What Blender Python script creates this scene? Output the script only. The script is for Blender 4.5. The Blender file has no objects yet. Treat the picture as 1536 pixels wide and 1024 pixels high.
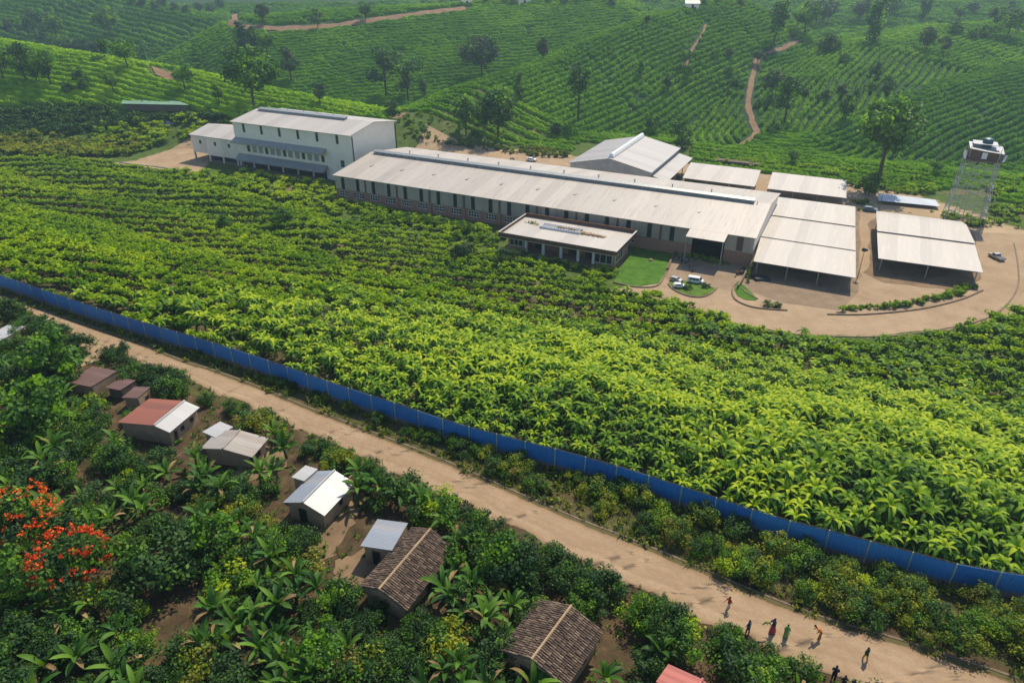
import bpy, bmesh, math, random
import numpy as np
from mathutils import Vector, Matrix

# ------------------------------------------------------------------ scene, camera, light
sc = bpy.context.scene
COL = sc.collection
R = math.radians
rng = np.random.default_rng(7)
random.seed(7)
PITCH = R(28.5); FPX = 1060.0; HC = 42.0
S_, C_ = math.sin(PITCH), math.cos(PITCH)
cam_d = bpy.data.cameras.new("camera"); cam = bpy.data.objects.new("camera", cam_d); COL.objects.link(cam)
cam.location = (0, 0, HC); cam.rotation_euler = (math.pi/2 - PITCH, 0, 0)
cam_d.sensor_width = 36; cam_d.sensor_fit = 'HORIZONTAL'; cam_d.lens = 36*FPX/1536
cam_d.clip_end = 4000; cam_d.clip_start = 0.5
sc.camera = cam
SUN_EL = R(53); SUN_AZ = R(30)          # azimuth measured from +Y towards +X
w = bpy.data.worlds.new("World"); sc.world = w; w.use_nodes = True
nt = w.node_tree; bg = nt.nodes["Background"]
sky = nt.nodes.new("ShaderNodeTexSky"); sky.sky_type = 'NISHITA'; sky.sun_disc = False
sky.sun_elevation = SUN_EL; sky.sun_rotation = SUN_AZ; sky.altitude = 1500; sky.dust_density = 2.0
nt.links.new(sky.outputs[0], bg.inputs[0]); bg.inputs[1].default_value = 0.15
sl = bpy.data.lights.new("sun", 'SUN'); so = bpy.data.objects.new("sun", sl); COL.objects.link(so)
sl.energy = 4.4; sl.angle = R(0.9); sl.color = (1.0, 0.89, 0.71)
sd = Vector((math.sin(SUN_AZ)*math.cos(SUN_EL), math.cos(SUN_AZ)*math.cos(SUN_EL), math.sin(SUN_EL)))
so.rotation_euler = sd.to_track_quat('Z', 'Y').to_euler(); so.location = (60, 120, 120)
sc.view_settings.view_transform = 'Standard'; sc.view_settings.look = 'None'
sc.view_settings.exposure = 0.38; sc.view_settings.gamma = 1.0
sc.cycles.max_bounces = 6; sc.cycles.transparent_max_bounces = 4; sc.cycles.volume_bounces = 0

# ------------------------------------------------------------------ survey helpers: photo pixel -> point in the place
def ray(px, py):
    u = (px-768)/FPX; v = (512-py)/FPX
    return np.array((u, C_+S_*v, -S_+C_*v))
def P(px, py, z=0.0):
    r = ray(px, py); t = (HC-z)/-r[2]
    return np.array((r[0]*t, r[1]*t, z))
def PY(px, py, Y):
    r = ray(px, py); t = Y/r[1]
    return np.array((r[0]*t, Y, HC+r[2]*t))
def proj(x, y, z):
    dz = z-HC; f = y*C_-dz*S_; v = y*S_+dz*C_
    f = np.maximum(f, .1)
    return 768+FPX*x/f, 512-FPX*v/f

# ------------------------------------------------------------------ terrain
NQ = np.array((.441, .897))               # across the slope, from the road up to the factory
EQ = np.array((.897, -.441))              # along the factory
RIDGES = [  # points (px,py,distance), slope
    ("A", [(-330,10,330),(-100,50,318),(0,66,300),(240,104,285),(400,140,265),(620,181,246)], .34),
    ("B", [(225,104,372),(350,30,398),(520,17,410),(700,8,420),(900,-8,430)], .34),
    ("C", [(612,180,243),(700,133,266),(830,93,300),(960,36,338),(1030,14,362),(1100,2,385)], .42),
    ("D", [(1185,200,242),(1240,120,288),(1300,72,335),(1420,42,375),(1600,30,400),(2000,20,400)], .17),
    ("E", [(1165,238,224),(1290,180,250),(1420,132,280),(1600,90,310),(1900,60,330)], .27),
    ("F", [(-500,-40,600),(-100,-40,600),(150,-6,590),(330,36,510),(430,62,470)], .22),
    ("G", [(150,-22,760),(600,-24,740),(1000,-26,700),(1350,-26,650),(1900,-22,650)], .10),
]
RW = [np.array([PY(*p) for p in r[1]]) for r in RIDGES]
def sstep(t):
    t = np.clip(t, 0, 1); return t*t*(3-2*t)
def ridge_eval(x, y):
    """height, distance to ridge line and length along it, for every ridge"""
    out = []
    for pts, (nm, _, sl_) in zip(RW, RIDGES):
        best = np.full(x.shape, 1e9); zz = np.zeros(x.shape); aa = np.zeros(x.shape); acc = 0.
        for a, b in zip(pts[:-1], pts[1:]):
            d = b[:2]-a[:2]; L = np.hypot(*d)
            t = np.clip(((x-a[0])*d[0]+(y-a[1])*d[1])/L**2, 0, 1)
            dd = np.hypot(x-a[0]-t*d[0], y-a[1]-t*d[1])
            m = dd < best
            best = np.where(m, dd, best); zz = np.where(m, a[2]+t*(b[2]-a[2]), zz); aa = np.where(m, acc+t*L, aa)
            acc += L
        out.append((zz-sl_*(np.sqrt(best**2+7**2)-7), best, aa))
    return out
def height(x, y, full=False):
    x = np.asarray(x, float); y = np.asarray(y, float)
    q = x*NQ[0]+y*NQ[1]
    b = -12*sstep((q-57)/46)
    b = b-5.0*sstep((q-232)/30)*sstep((x+45)/40) - 12*sstep((y-290)/60)*sstep((330-x)/500)
    rd = ridge_eval(x, y)
    h = b.copy(); which = np.full(x.shape, -1)
    k = 2.0
    for i, (z, d, a) in enumerate(rd):
        which = np.where(z > np.maximum(h, b)+.0, i, which)
        m = np.maximum(h, z); df = np.abs(h-z)
        h = np.where(df < k*2, m+np.where(df < k*2, (2*k-df)**2/(8*k), 0), m)
    flat = sstep((q-238)/14)                       # the factory plateau stays flat
    flat = np.maximum(flat, sstep((np.maximum.reduce([r_[0] for r_ in rd])+13.5)/3.0))
    h = b*(1-flat)+h*flat
    # small unevenness away from road and plateau
    n = (np.sin(x*.31+1.3*np.sin(y*.17))*np.cos(y*.27+x*.11)) * .22
    wt = sstep((q-250)/30)*2.0 + sstep((30-q)/8)*.7
    h = h+n*wt*.6
    al = x*EQ[0]+y*EQ[1]; hi_ = 102+34*sstep((-25-x)/30)
    h = h+.75*np.sin(q*.36+.9*np.sin(al*.055)+al*.03)*sstep((q-57)/8)*sstep((hi_-q)/10)
    if full: return h, which, rd
    return h
def hz(x, y): return float(height(np.array([x]), np.array([y]))[0])
def G(px, py):
    """point of the ground seen at a photo pixel"""
    r = ray(px, py); t = np.arange(25, 1300, .75)
    xs, ys, zs = r[0]*t, r[1]*t, HC+r[2]*t
    hh = height(xs, ys); k = np.argmax(zs < hh)
    if k == 0 and zs[0] > hh[0]: k = len(t)-1
    t0, t1 = t[max(k-1,0)], t[k]
    for _ in range(12):
        tm = .5*(t0+t1)
        if HC+r[2]*tm < hz(r[0]*tm, r[1]*tm): t1 = tm
        else: t0 = tm
    return np.array((r[0]*t1, r[1]*t1, HC+r[2]*t1))

# ------------------------------------------------------------------ materials
def rgb(r, g, b): return (r, g, b, 1)
def new_mat(name):
    m = bpy.data.materials.new(name); m.use_nodes = True
    return m, m.node_tree, m.node_tree.nodes["Principled BSDF"]
def noise(nt, scale, detail=4, rough=.6, vec=None):
    n = nt.nodes.new("ShaderNodeTexNoise"); n.inputs["Scale"].default_value = scale
    n.inputs["Detail"].default_value = detail; n.inputs["Roughness"].default_value = rough
    if vec is not None: nt.links.new(vec, n.inputs["Vector"])
    return n.outputs["Fac"]
def ramp(nt, fac, stops):
    r = nt.nodes.new("ShaderNodeValToRGB"); e = r.color_ramp.elements
    while len(e) < len(stops): e.new(.5)
    for i, (p, c) in enumerate(stops): e[i].position = p; e[i].color = c if len(c) == 4 else (*c, 1)
    nt.links.new(fac, r.inputs[0]); return r.outputs[0]
def mixc(nt, fac, a, b, mode='MIX'):
    m = nt.nodes.new("ShaderNodeMix"); m.data_type = 'RGBA'; m.blend_type = mode
    for s, v in ((m.inputs[0], fac), (m.inputs[6], a), (m.inputs[7], b)):
        if isinstance(v, (int, float)): s.default_value = v
        elif isinstance(v, tuple): s.default_value = v if len(v) == 4 else (*v, 1)
        else: nt.links.new(v, s)
    return m.outputs[2]
def geo(nt): return nt.nodes.new("ShaderNodeNewGeometry")
def objcoord(nt): return nt.nodes.new("ShaderNodeTexCoord").outputs["Object"]
def bump(nt, b, fac, dist=.1, strength=.6):
    n = nt.nodes.new("ShaderNodeBump"); n.inputs["Distance"].default_value = dist; n.inputs["Strength"].default_value = strength
    nt.links.new(fac, n.inputs["Height"]); nt.links.new(n.outputs[0], b.inputs["Normal"])
def plain(name, c1, c2=None, scale=1.0, rough=.8, metal=0., bmp=0., spec=.3):
    m, nt, b = new_mat(name); c2 = c2 or tuple(v*.8 for v in c1)
    g = geo(nt); f = noise(nt, scale, 5, .65, g.outputs["Position"])
    nt.links.new(ramp(nt, f, [(.35, c1), (.65, c2)]), b.inputs["Base Color"])
    b.inputs["Roughness"].default_value = rough; b.inputs["Metallic"].default_value = metal
    b.inputs["Specular IOR Level"].default_value = spec
    if bmp: bump(nt, b, f, bmp)
    return m
def leafmat(name, dark, mid, light, trans=.35, scale=.25, rough=.6, spec=.18, isl=.45, orr=.22):
    m, nt, b = new_mat(name)
    g = geo(nt); oi = nt.nodes.new("ShaderNodeObjectInfo")
    f = noise(nt, scale, 3, .6, g.outputs["Position"])
    a = nt.nodes.new("ShaderNodeMath"); a.operation = 'MULTIPLY_ADD'
    nt.links.new(g.outputs["Random Per Island"], a.inputs[0]); a.inputs[1].default_value = isl; nt.links.new(f, a.inputs[2])
    a2 = nt.nodes.new("ShaderNodeMath"); a2.operation = 'MULTIPLY_ADD'
    nt.links.new(oi.outputs["Random"], a2.inputs[0]); a2.inputs[1].default_value = orr; nt.links.new(a.outputs[0], a2.inputs[2])
    c = ramp(nt, a2.outputs[0], [(.42, dark), (.75, mid), (1.05 if False else 1.0, light)])
    nt.links.new(c, b.inputs["Base Color"]); b.inputs["Roughness"].default_value = rough
    b.inputs["Specular IOR Level"].default_value = spec
    t = nt.nodes.new("ShaderNodeBsdfTranslucent")
    nt.links.new(mixc(nt, 1.0, c, (1.35, 1.25, .45), 'MULTIPLY'), t.inputs[0])
    mx = nt.nodes.new("ShaderNodeMixShader"); mx.inputs[0].default_value = trans
    nt.links.new(b.outputs[0], mx.inputs[1]); nt.links.new(t.outputs[0], mx.inputs[2])
    nt.links.new(mx.outputs[0], nt.nodes["Material Output"].inputs[0])
    return m
def corr(name, c1, c2, freq=12., axis=0, stain=None, rough=.5, metal=.0, bmp=.04, stainamt=.5, sheet=None):
    """corrugated sheet: ribs across one object axis, blotchy wear running down the sheets"""
    m, nt, b = new_mat(name); oc = objcoord(nt)
    sp = nt.nodes.new("ShaderNodeSeparateXYZ"); nt.links.new(oc, sp.inputs[0])
    s = nt.nodes.new("ShaderNodeMath"); s.operation = 'MULTIPLY'; nt.links.new(sp.outputs[axis], s.inputs[0]); s.inputs[1].default_value = freq
    sn = nt.nodes.new("ShaderNodeMath"); sn.operation = 'SINE'; nt.links.new(s.outputs[0], sn.inputs[0])
    mp = nt.nodes.new("ShaderNodeMapping"); nt.links.new(oc, mp.inputs[0])
    mp.inputs["Scale"].default_value = (1.6, .12, .3) if axis == 0 else (.12, 1.6, .3)
    f1 = noise(nt, 1.0, 6, .7, mp.outputs[0]); f2 = noise(nt, .35, 4, .6, oc)
    c = ramp(nt, f1, [(.3, c1), (.7, c2)])
    c = mixc(nt, .35, c, ramp(nt, f2, [(.35, c2), (.65, c1)]))
    if sheet:
        fl = nt.nodes.new("ShaderNodeMath"); fl.operation = 'MULTIPLY'; nt.links.new(sp.outputs[axis], fl.inputs[0]); fl.inputs[1].default_value = 1/sheet
        f0 = nt.nodes.new("ShaderNodeMath"); f0.operation = 'FLOOR'; nt.links.new(fl.outputs[0], f0.inputs[0])
        wn = nt.nodes.new("ShaderNodeTexWhiteNoise"); wn.noise_dimensions = '1D'; nt.links.new(f0.outputs[0], wn.inputs["W"])
        c = mixc(nt, .75, c, ramp(nt, wn.outputs[0], [(0, tuple(v*.80 for v in c1)), (1, tuple(min(1, v*1.04) for v in c1))]))
    if stain:
        f3 = noise(nt, .9, 6, .75, mp.outputs[0])
        k = ramp(nt, f3, [(.50, (0, 0, 0)), (.66, (stainamt,)*3)])
        c = mixc(nt, k, c, stain)
    nt.links.new(c, b.inputs["Base Color"]); b.inputs["Roughness"].default_value = rough; b.inputs["Metallic"].default_value = metal
    if bmp: bump(nt, b, sn.outputs[0], bmp, .5)
    return m
def brickmat(name, c1, c2, mortar, sc_=1.0):
    m, nt, b = new_mat(name); oc = objcoord(nt)
    mp = nt.nodes.new("ShaderNodeMapping"); mp.inputs["Rotation"].default_value = (R(90), 0, 0); nt.links.new(oc, mp.inputs[0])
    br = nt.nodes.new("ShaderNodeTexBrick"); nt.links.new(mp.outputs[0], br.inputs[0])
    br.inputs["Color1"].default_value = rgb(*c1); br.inputs["Color2"].default_value = rgb(*c2); br.inputs["Mortar"].default_value = rgb(*mortar)
    br.inputs["Scale"].default_value = 2.2*sc_; br.inputs["Mortar Size"].default_value = .02
    f = noise(nt, .8, 5, .7, oc)
    nt.links.new(mixc(nt, .45, br.outputs[0], ramp(nt, f, [(.3, c1), (.7, c2)])), b.inputs["Base Color"]); b.inputs["Roughness"].default_value = .9
    return m

M = {}
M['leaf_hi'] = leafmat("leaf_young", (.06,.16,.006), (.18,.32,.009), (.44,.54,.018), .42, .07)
M['bush_hi'] = leafmat("leaf_bush_lit", (.08,.20,.006), (.20,.35,.009), (.42,.54,.018), .44, .06, .6, .12, .35)  # sunlit bush tops are put into this leaf colour
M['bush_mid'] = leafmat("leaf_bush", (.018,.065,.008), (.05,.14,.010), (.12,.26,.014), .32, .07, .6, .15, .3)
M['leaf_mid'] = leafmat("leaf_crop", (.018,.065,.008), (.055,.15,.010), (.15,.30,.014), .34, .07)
M['leaf_low'] = leafmat("leaf_crop_dark", (.016,.055,.010), (.035,.10,.012), (.07,.16,.016), .28, .12)
M['ban'] = leafmat("leaf_banana", (.018,.065,.010), (.045,.13,.014), (.12,.24,.022), .32, .3, .55)
M['ban_dk'] = leafmat("leaf_banana_old", (.015,.045,.012), (.03,.085,.015), (.07,.15,.02), .25, .3, .55)
M['dryleaf'] = leafmat("leaf_dead", (.12,.08,.03), (.20,.13,.05), (.30,.21,.09), .2, .3)
M['shrub'] = leafmat("leaf_shrub", (.012,.042,.008), (.03,.09,.011), (.085,.18,.017), .26, .4)
M['shrub_dk'] = leafmat("leaf_shrub_dark", (.011,.034,.012), (.022,.06,.016), (.045,.10,.02), .2, .4)
M['shrub_y'] = leafmat("leaf_shrub_yellow", (.07,.12,.012), (.15,.21,.016), (.32,.34,.02), .36, .4)
M['olive'] = leafmat("leaf_olive", (.065,.085,.02), (.14,.15,.028), (.28,.26,.045), .34, .5)
M['treeleaf'] = leafmat("leaf_tree", (.018,.06,.012), (.04,.115,.016), (.09,.20,.022), .25, .1)
M['treeleaf_b'] = leafmat("leaf_tree_bright", (.045,.14,.008), (.10,.25,.010), (.20,.38,.014), .45, .1)
M['treeleaf_g'] = leafmat("leaf_tree_grey", (.025,.05,.025), (.045,.08,.035), (.07,.115,.045), .2, .1)
M['tea'] = leafmat("leaf_tea", (.05,.15,.012), (.125,.29,.016), (.23,.42,.024), .42, .03, .8, .05, .25)
M['tea_m'] = leafmat("leaf_tea_lit", (.06,.17,.010), (.14,.31,.014), (.25,.44,.02), .4, .03, .8, .05, .25)  # brighter green puts the centre hill's lit look into the colour
M['tea_b'] = leafmat("leaf_tea_bright", (.09,.22,.010), (.19,.38,.014), (.33,.52,.02), .45, .03, .8, .05, .3)
M['tea_d'] = leafmat("leaf_tea_deep", (.04,.13,.014), (.10,.25,.018), (.18,.36,.026), .4, .03, .8, .05, .25)
M['flower'] = leafmat("flower_red", (.45,.02,.008), (.70,.055,.012), (.85,.16,.02), .25, 1.5)
M['bark'] = plain("bark", (.09,.07,.05), (.05,.04,.03), 3., .95)
M['stem'] = plain("green_stem", (.09,.13,.03), (.06,.09,.03), 3., .8)
M['sand'] = None
def road_mat(tracks=False):
    m, nt, b = new_mat("rutted_earth_road" if tracks else "packed_earth"); g = geo(nt)
    f = noise(nt, .22, 7, .72, g.outputs["Position"]); f2 = noise(nt, 2.6, 5, .7, g.outputs["Position"]); f3 = noise(nt, .9, 6, .75, g.outputs["Position"])
    c = ramp(nt, f, [(.32, (.24,.17,.10)), (.5, (.32,.23,.145)), (.68, (.40,.295,.19))])
    c = mixc(nt, .35, c, ramp(nt, f2, [(.3, (.26,.175,.10)), (.7, (.38,.27,.17))]))
    c = mixc(nt, ramp(nt, f3, [(.55, (0,0,0)), (.72, (.6,.6,.6))]), c, (.24,.17,.10))
    if tracks:
        at = nt.nodes.new("ShaderNodeAttribute"); at.attribute_name = "across"
        wv = nt.nodes.new("ShaderNodeMath"); wv.operation = 'MULTIPLY_ADD'; nt.links.new(f3, wv.inputs[0]); wv.inputs[1].default_value = .16; nt.links.new(at.outputs["Fac"], wv.inputs[2])
        k = ramp(nt, wv.outputs[0], [(.10, (1,1,1)), (.22, (.15,.15,.15)), (.34, (0,0,0)), (.42, (.45,.45,.45)), (.52, (.12,.12,.12)), (.62, (.5,.5,.5)), (.72, (0,0,0)), (.86, (.2,.2,.2)), (.98, (1,1,1))])
        c = mixc(nt, k, c, (.25,.165,.095))
        k2 = ramp(nt, wv.outputs[0], [(.04, (1,1,1)), (.12, (0,0,0)), (.97, (0,0,0)), (1.0, (1,1,1))])
        c = mixc(nt, k2, c, (.10,.085,.035))
    nt.links.new(c, b.inputs["Base Color"]); b.inputs["Roughness"].default_value = .95
    b.inputs["Specular IOR Level"].default_value = .1
    bump(nt, b, f2, .09, .7); return m
M['sand'] = road_mat(); M['road'] = road_mat(True)
M['yard'] = plain("yard_earth", (.23,.155,.09), (.15,.10,.06), .35, .95, 0, .03, .1)
M['tarmac'] = plain("worn_tarmac", (.22,.155,.098), (.29,.215,.145), .3, .95, 0, .02, .1)
M['slab'] = plain("concrete_floor", (.25,.18,.118), (.18,.13,.085), .4, .9, 0, .01, .1)
M['lawn'] = plain("mown_grass", (.04,.11,.012), (.085,.17,.018), .7, .95, 0, .05, .1)
M['weed'] = plain("rough_grass", (.10,.17,.02), (.06,.11,.02), .8, .95, 0, .08, .1)
M['kerb'] = plain("kerb_concrete", (.20,.15,.10), (.13,.095,.06), 1.5, .9, 0, .01)
M['soil'] = plain("bare_soil", (.16,.10,.06), (.09,.06,.038), .6, .97, 0, .1, .1)
M['redsoil'] = plain("red_soil", (.26,.16,.095), (.18,.115,.07), .3, .97, 0, .1, .1)
M['roof'] = corr("factory_roof_sheet", (.43,.38,.32), (.37,.325,.275), 28., 0, (.29,.24,.195), .5, 0, .006, .75, 3.0)
M['roof_t'] = corr("tall_roof_sheet", (.44,.40,.35), (.385,.35,.305), 9., 0, (.32,.27,.23), .5, 0, .006, .3, 3.0)
M['roof_s'] = corr("shed_roof_sheet", (.41,.37,.32), (.355,.315,.27), 28., 0, (.55,.46,.38), .5, 0, .006, .4, 2.0)
M['roof_g'] = corr("store_roof_sheet", (.33,.31,.29), (.28,.262,.245), 28., 1, (.33,.30,.28), .5, 0, .006, .3, 2.5)
M['tin_lt'] = corr("pale_tin_sheet", (.46,.455,.44), (.38,.38,.37), 44., 1, (.42,.37,.33), .45, .1, .012, .5, 1.0)
M['tin_bl'] = corr("blue_grey_tin_sheet", (.28,.31,.35), (.21,.24,.275), 44., 1, (.36,.30,.24), .45, .1, .012, .7, .9)
M['tin_pale'] = corr("streaked_tin_sheet", (.38,.345,.30), (.24,.20,.16), 40., 1, (.24,.17,.13), .5, .1, .016, .7, .7)
M['rust'] = corr("rusty_tin_sheet", (.27,.085,.05), (.19,.065,.045), 40., 1, (.10,.045,.035), .7, 0, .015, .7, .8)
M['rust_dk'] = corr("old_rusty_sheet", (.13,.065,.05), (.08,.045,.038), 36., 1, (.17,.10,.08), .7, 0, .018, .7, .8)
M['redroof'] = corr("red_painted_sheet", (.42,.11,.08), (.34,.09,.07), 10., 1, (.28,.08,.07), .6, 0, .03, .6, 1.0)
M['blue'] = corr("blue_fence_sheet", (.006,.115,.38), (.005,.085,.30), 22., 0, (.03,.10,.2), .5, .0, .04, .4, 2.2)
def fence_mat():
    m, nt, b = new_mat("blue_painted_sheet"); oc = objcoord(nt); oi = nt.nodes.new("ShaderNodeObjectInfo"); sp = nt.nodes.new("ShaderNodeSeparateXYZ"); nt.links.new(oc, sp.inputs[0])
    c = ramp(nt, oi.outputs["Random"], [(0, (.012,.13,.36)), (.5, (.010,.155,.42)), (1, (.035,.19,.44))])
    mp = nt.nodes.new("ShaderNodeMapping"); mp.inputs["Scale"].default_value = (3.5, 1, .5); nt.links.new(oc, mp.inputs[0])
    f = noise(nt, 1., 6, .7, mp.outputs[0]); c = mixc(nt, ramp(nt, f, [(.5, (0,0,0)), (.75, (.5,.5,.5))]), c, (.08,.20,.34))
    z = nt.nodes.new("ShaderNodeMath"); z.operation = 'MULTIPLY_ADD'; nt.links.new(f, z.inputs[0]); z.inputs[1].default_value = -.9; nt.links.new(sp.outputs[2], z.inputs[2])
    c = mixc(nt, ramp(nt, z.outputs[0], [(0, (.8,.8,.8)), (.18, (0,0,0))]), c, (.22,.15,.09))
    nt.links.new(c, b.inputs["Base Color"]); b.inputs["Roughness"].default_value = .5
    s = nt.nodes.new("ShaderNodeMath"); s.operation = 'MULTIPLY'; nt.links.new(sp.outputs[0], s.inputs[0]); s.inputs[1].default_value = 24
    sn = nt.nodes.new("ShaderNodeMath"); sn.operation = 'SINE'; nt.links.new(s.outputs[0], sn.inputs[0]); bump(nt, b, sn.outputs[0], .03, .6)
    return m
M['blue'] = fence_mat()
M['bluesheet'] = corr("blue_grey_cover", (.36,.40,.46), (.30,.33,.38), 8., 0, (.25,.27,.3), .5, 0, .02, .4, 2.)
M['greensheet'] = corr("green_roof_sheet", (.14,.26,.16), (.10,.20,.13), 8., 0, (.2,.3,.25), .6, 0, .02, .4, 2.)
M['white'] = plain("white_wall", (.86,.75,.61), (.78,.68,.55), .35, .8)
M['white2'] = corr("white_wall_sheet", (.85,.74,.60), (.77,.665,.53), 24., 0, (.45,.41,.36), .6, 0, .006, .35, 3.)
M['grey'] = plain("grey_metal", (.33,.34,.35), (.26,.27,.28), .8, .5, .3)
M['greybl'] = plain("awning_sheet", (.36,.35,.335), (.29,.285,.27), .8, .5, .2)
M['dark'] = plain("dark_opening", (.012,.014,.014), (.02,.022,.02), 1., .9)  # near-black colour holds the shade inside openings and recesses
M['brick'] = brickmat("brick_wall", (.38,.19,.12), (.31,.15,.095), (.38,.28,.22))
M['brown'] = plain("brown_pilaster", (.16,.095,.06), (.12,.07,.045), 1., .8)
M['fascia'] = plain("brown_fascia", (.15,.075,.045), (.10,.05,.03), 1.2, .8)
M['wood'] = plain("old_wood", (.16,.12,.085), (.10,.075,.05), 2., .9)
M['mud'] = plain("mud_wall", (.40,.28,.165), (.30,.205,.12), 1.2, .95, 0, .04)
M['steel'] = plain("galvanised_steel", (.33,.34,.33), (.25,.26,.25), 2., .45, .5)
M['lattice'] = plain("pale_lattice_steel", (.46,.46,.42), (.36,.36,.33), 2., .6, .2)
M['rubber'] = plain("tyre_rubber", (.02,.02,.02), (.03,.03,.03), 5., .9)
M['carwhite'] = plain("white_car_paint", (.75,.75,.74), (.70,.70,.69), 1., .25)
M['carsilver'] = plain("silver_car_paint", (.42,.40,.38), (.38,.36,.34), 1., .3, .3)
M['carblue'] = plain("blue_car_paint", (.06,.09,.28), (.05,.07,.22), 1., .3)
M['black'] = plain("black_paint", (.02,.022,.025), (.03,.03,.03), 1., .4)
M['skin'] = plain("dark_skin", (.10,.055,.035), (.08,.045,.03), 5., .55)
M['hair'] = plain("black_hair", (.012,.01,.01), (.02,.015,.012), 5., .9)
M['lampred'] = plain("red_lens", (.4,.02,.02), (.3,.02,.02), 5., .3)
M['lampclear'] = plain("clear_lens", (.6,.6,.55), (.5,.5,.5), 5., .2)
def glass():
    m, nt, b = new_mat("window_glass"); b.inputs["Base Color"].default_value = rgb(.025,.035,.035)
    b.inputs["Roughness"].default_value = .12; b.inputs["Specular IOR Level"].default_value = .7; return m
M['glass'] = glass()
def tile_mat():
    m, nt, b = new_mat("clay_tile"); g = geo(nt)
    f = noise(nt, 1.6, 6, .75, g.outputs["Position"])
    a = nt.nodes.new("ShaderNodeMath"); a.operation = 'MULTIPLY_ADD'
    nt.links.new(g.outputs["Random Per Island"], a.inputs[0]); a.inputs[1].default_value = .45; nt.links.new(f, a.inputs[2])
    nt.links.new(ramp(nt, a.outputs[0], [(.35, (.04,.028,.02)), (.75, (.10,.065,.042)), (1.1 if False else 1.0, (.21,.145,.095))]), b.inputs["Base Color"])
    b.inputs["Roughness"].default_value = .95; return m
M['tile'] = tile_mat()
def cloth(name, c): 
    if name not in M: M[name] = plain("cloth_"+name, c, tuple(v*.75 for v in c), 6., .9)
    return M[name]

# ------------------------------------------------------------------ object helpers
def tag(o, label, cat, group=None, kind=None):
    if label: o["label"] = label
    if cat: o["category"] = cat
    if group: o["group"] = group
    if kind: o["kind"] = kind
    return o
def thing(name, label, cat, loc=(0,0,0), rz=0., group=None):
    o = bpy.data.objects.new(name, None); o.empty_display_size = .3; COL.objects.link(o)
    o.location = loc; o.rotation_euler = (0, 0, rz)
    return tag(o, label, cat, group)
class MB:
    """collects shapes, then links them as ONE mesh object"""
    def __init__(s): s.v = []; s.f = []; s.m = []
    def add(s, vs, fs, m=0):
        k = len(s.v); s.v += [tuple(map(float, v)) for v in vs]; s.f += [tuple(k+i for i in f) for f in fs]; s.m += [m]*len(fs); return s
    def box(s, x0, x1, y0, y1, z0, z1, m=0):
        vs = [(x,y,z) for z in (z0,z1) for x,y in ((x0,y0),(x1,y0),(x1,y1),(x0,y1))]
        return s.add(vs, [(3,2,1,0),(4,5,6,7),(0,1,5,4),(1,2,6,5),(2,3,7,6),(3,0,4,7)], m)
    def hexa(s, b, t, m=0):
        return s.add(list(b)+list(t), [(3,2,1,0),(4,5,6,7),(0,1,5,4),(1,2,6,5),(2,3,7,6),(3,0,4,7)], m)
    def slab(s, quad, th, m=0):
        """four corners of the top face, thickness downwards"""
        return s.hexa([(p[0],p[1],p[2]-th) for p in quad], quad, m)
    def tube(s, pts, rad, n=6, m=0, caps=True):
        pts = [Vector(p) for p in pts]; rs = rad if isinstance(rad, (list, tuple)) else [rad]*len(pts)
        vs = []; up0 = None
        for i, p in enumerate(pts):
            d = (pts[min(i+1,len(pts)-1)]-pts[max(i-1,0)]).normalized()
            a = d.cross(Vector((0,0,1)) if abs(d.z) < .95 else Vector((1,0,0))).normalized(); b2 = d.cross(a)
            for k in range(n):
                t = 2*math.pi*k/n; vs.append(p+(a*math.cos(t)+b2*math.sin(t))*rs[i])
        fs = [(i*n+k, i*n+(k+1)%n, (i+1)*n+(k+1)%n, (i+1)*n+k) for i in range(len(pts)-1) for k in range(n)]
        if caps: fs += [tuple(range(n))[::-1], tuple((len(pts)-1)*n+k for k in range(n))]
        return s.add(vs, fs, m)
    def ball(s, c, r, n=8, rings=5, m=0):
        r = r if isinstance(r, (list, tuple)) else (r,r,r)
        vs = [(c[0],c[1],c[2]-r[2])]
        for i in range(1, rings):
            a = math.pi*i/rings
            for k in range(n):
                t = 2*math.pi*k/n; vs.append((c[0]+r[0]*math.sin(a)*math.cos(t), c[1]+r[1]*math.sin(a)*math.sin(t), c[2]-r[2]*math.cos(a)))
        vs.append((c[0],c[1],c[2]+r[2])); L = len(vs)-1
        fs = [(0, 1+(k+1)%n, 1+k) for k in range(n)]
        fs += [(1+i*n+k, 1+i*n+(k+1)%n, 1+(i+1)*n+(k+1)%n, 1+(i+1)*n+k) for i in range(rings-2) for k in range(n)]
        fs += [(L, 1+(rings-2)*n+k, 1+(rings-2)*n+(k+1)%n) for k in range(n)]
        return s.add(vs, fs, m)
    def disc(s, c, r, w, n=14, axis='y', m=0):
        a = {'y': ((c[0],c[1]-w/2,c[2]),(c[0],c[1]+w/2,c[2])), 'x': ((c[0]-w/2,c[1],c[2]),(c[0]+w/2,c[1],c[2])), 'z': ((c[0],c[1],c[2]-w/2),(c[0],c[1],c[2]+w/2))}[axis]
        return s.tube(a, r, n, m)
    def mesh(s, name, mats):
        me = bpy.data.meshes.new(name); me.from_pydata(s.v, [], s.f)
        for m in (mats if isinstance(mats, (list, tuple)) else [mats]): me.materials.append(m)
        if any(s.m): me.polygons.foreach_set("material_index", s.m)
        me.update(); return me
    def build(s, name, mats, parent=None, smooth=False):
        me = s.mesh(name, mats)
        if smooth: me.shade_smooth()
        o = bpy.data.objects.new(name, me); COL.objects.link(o)
        if parent: o.parent = parent
        return o
def copy_tree(o, parent=None):
    c = o.copy(); COL.objects.link(c); c.parent = parent
    for ch in list(o.children): copy_tree(ch, c)
    return c
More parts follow.
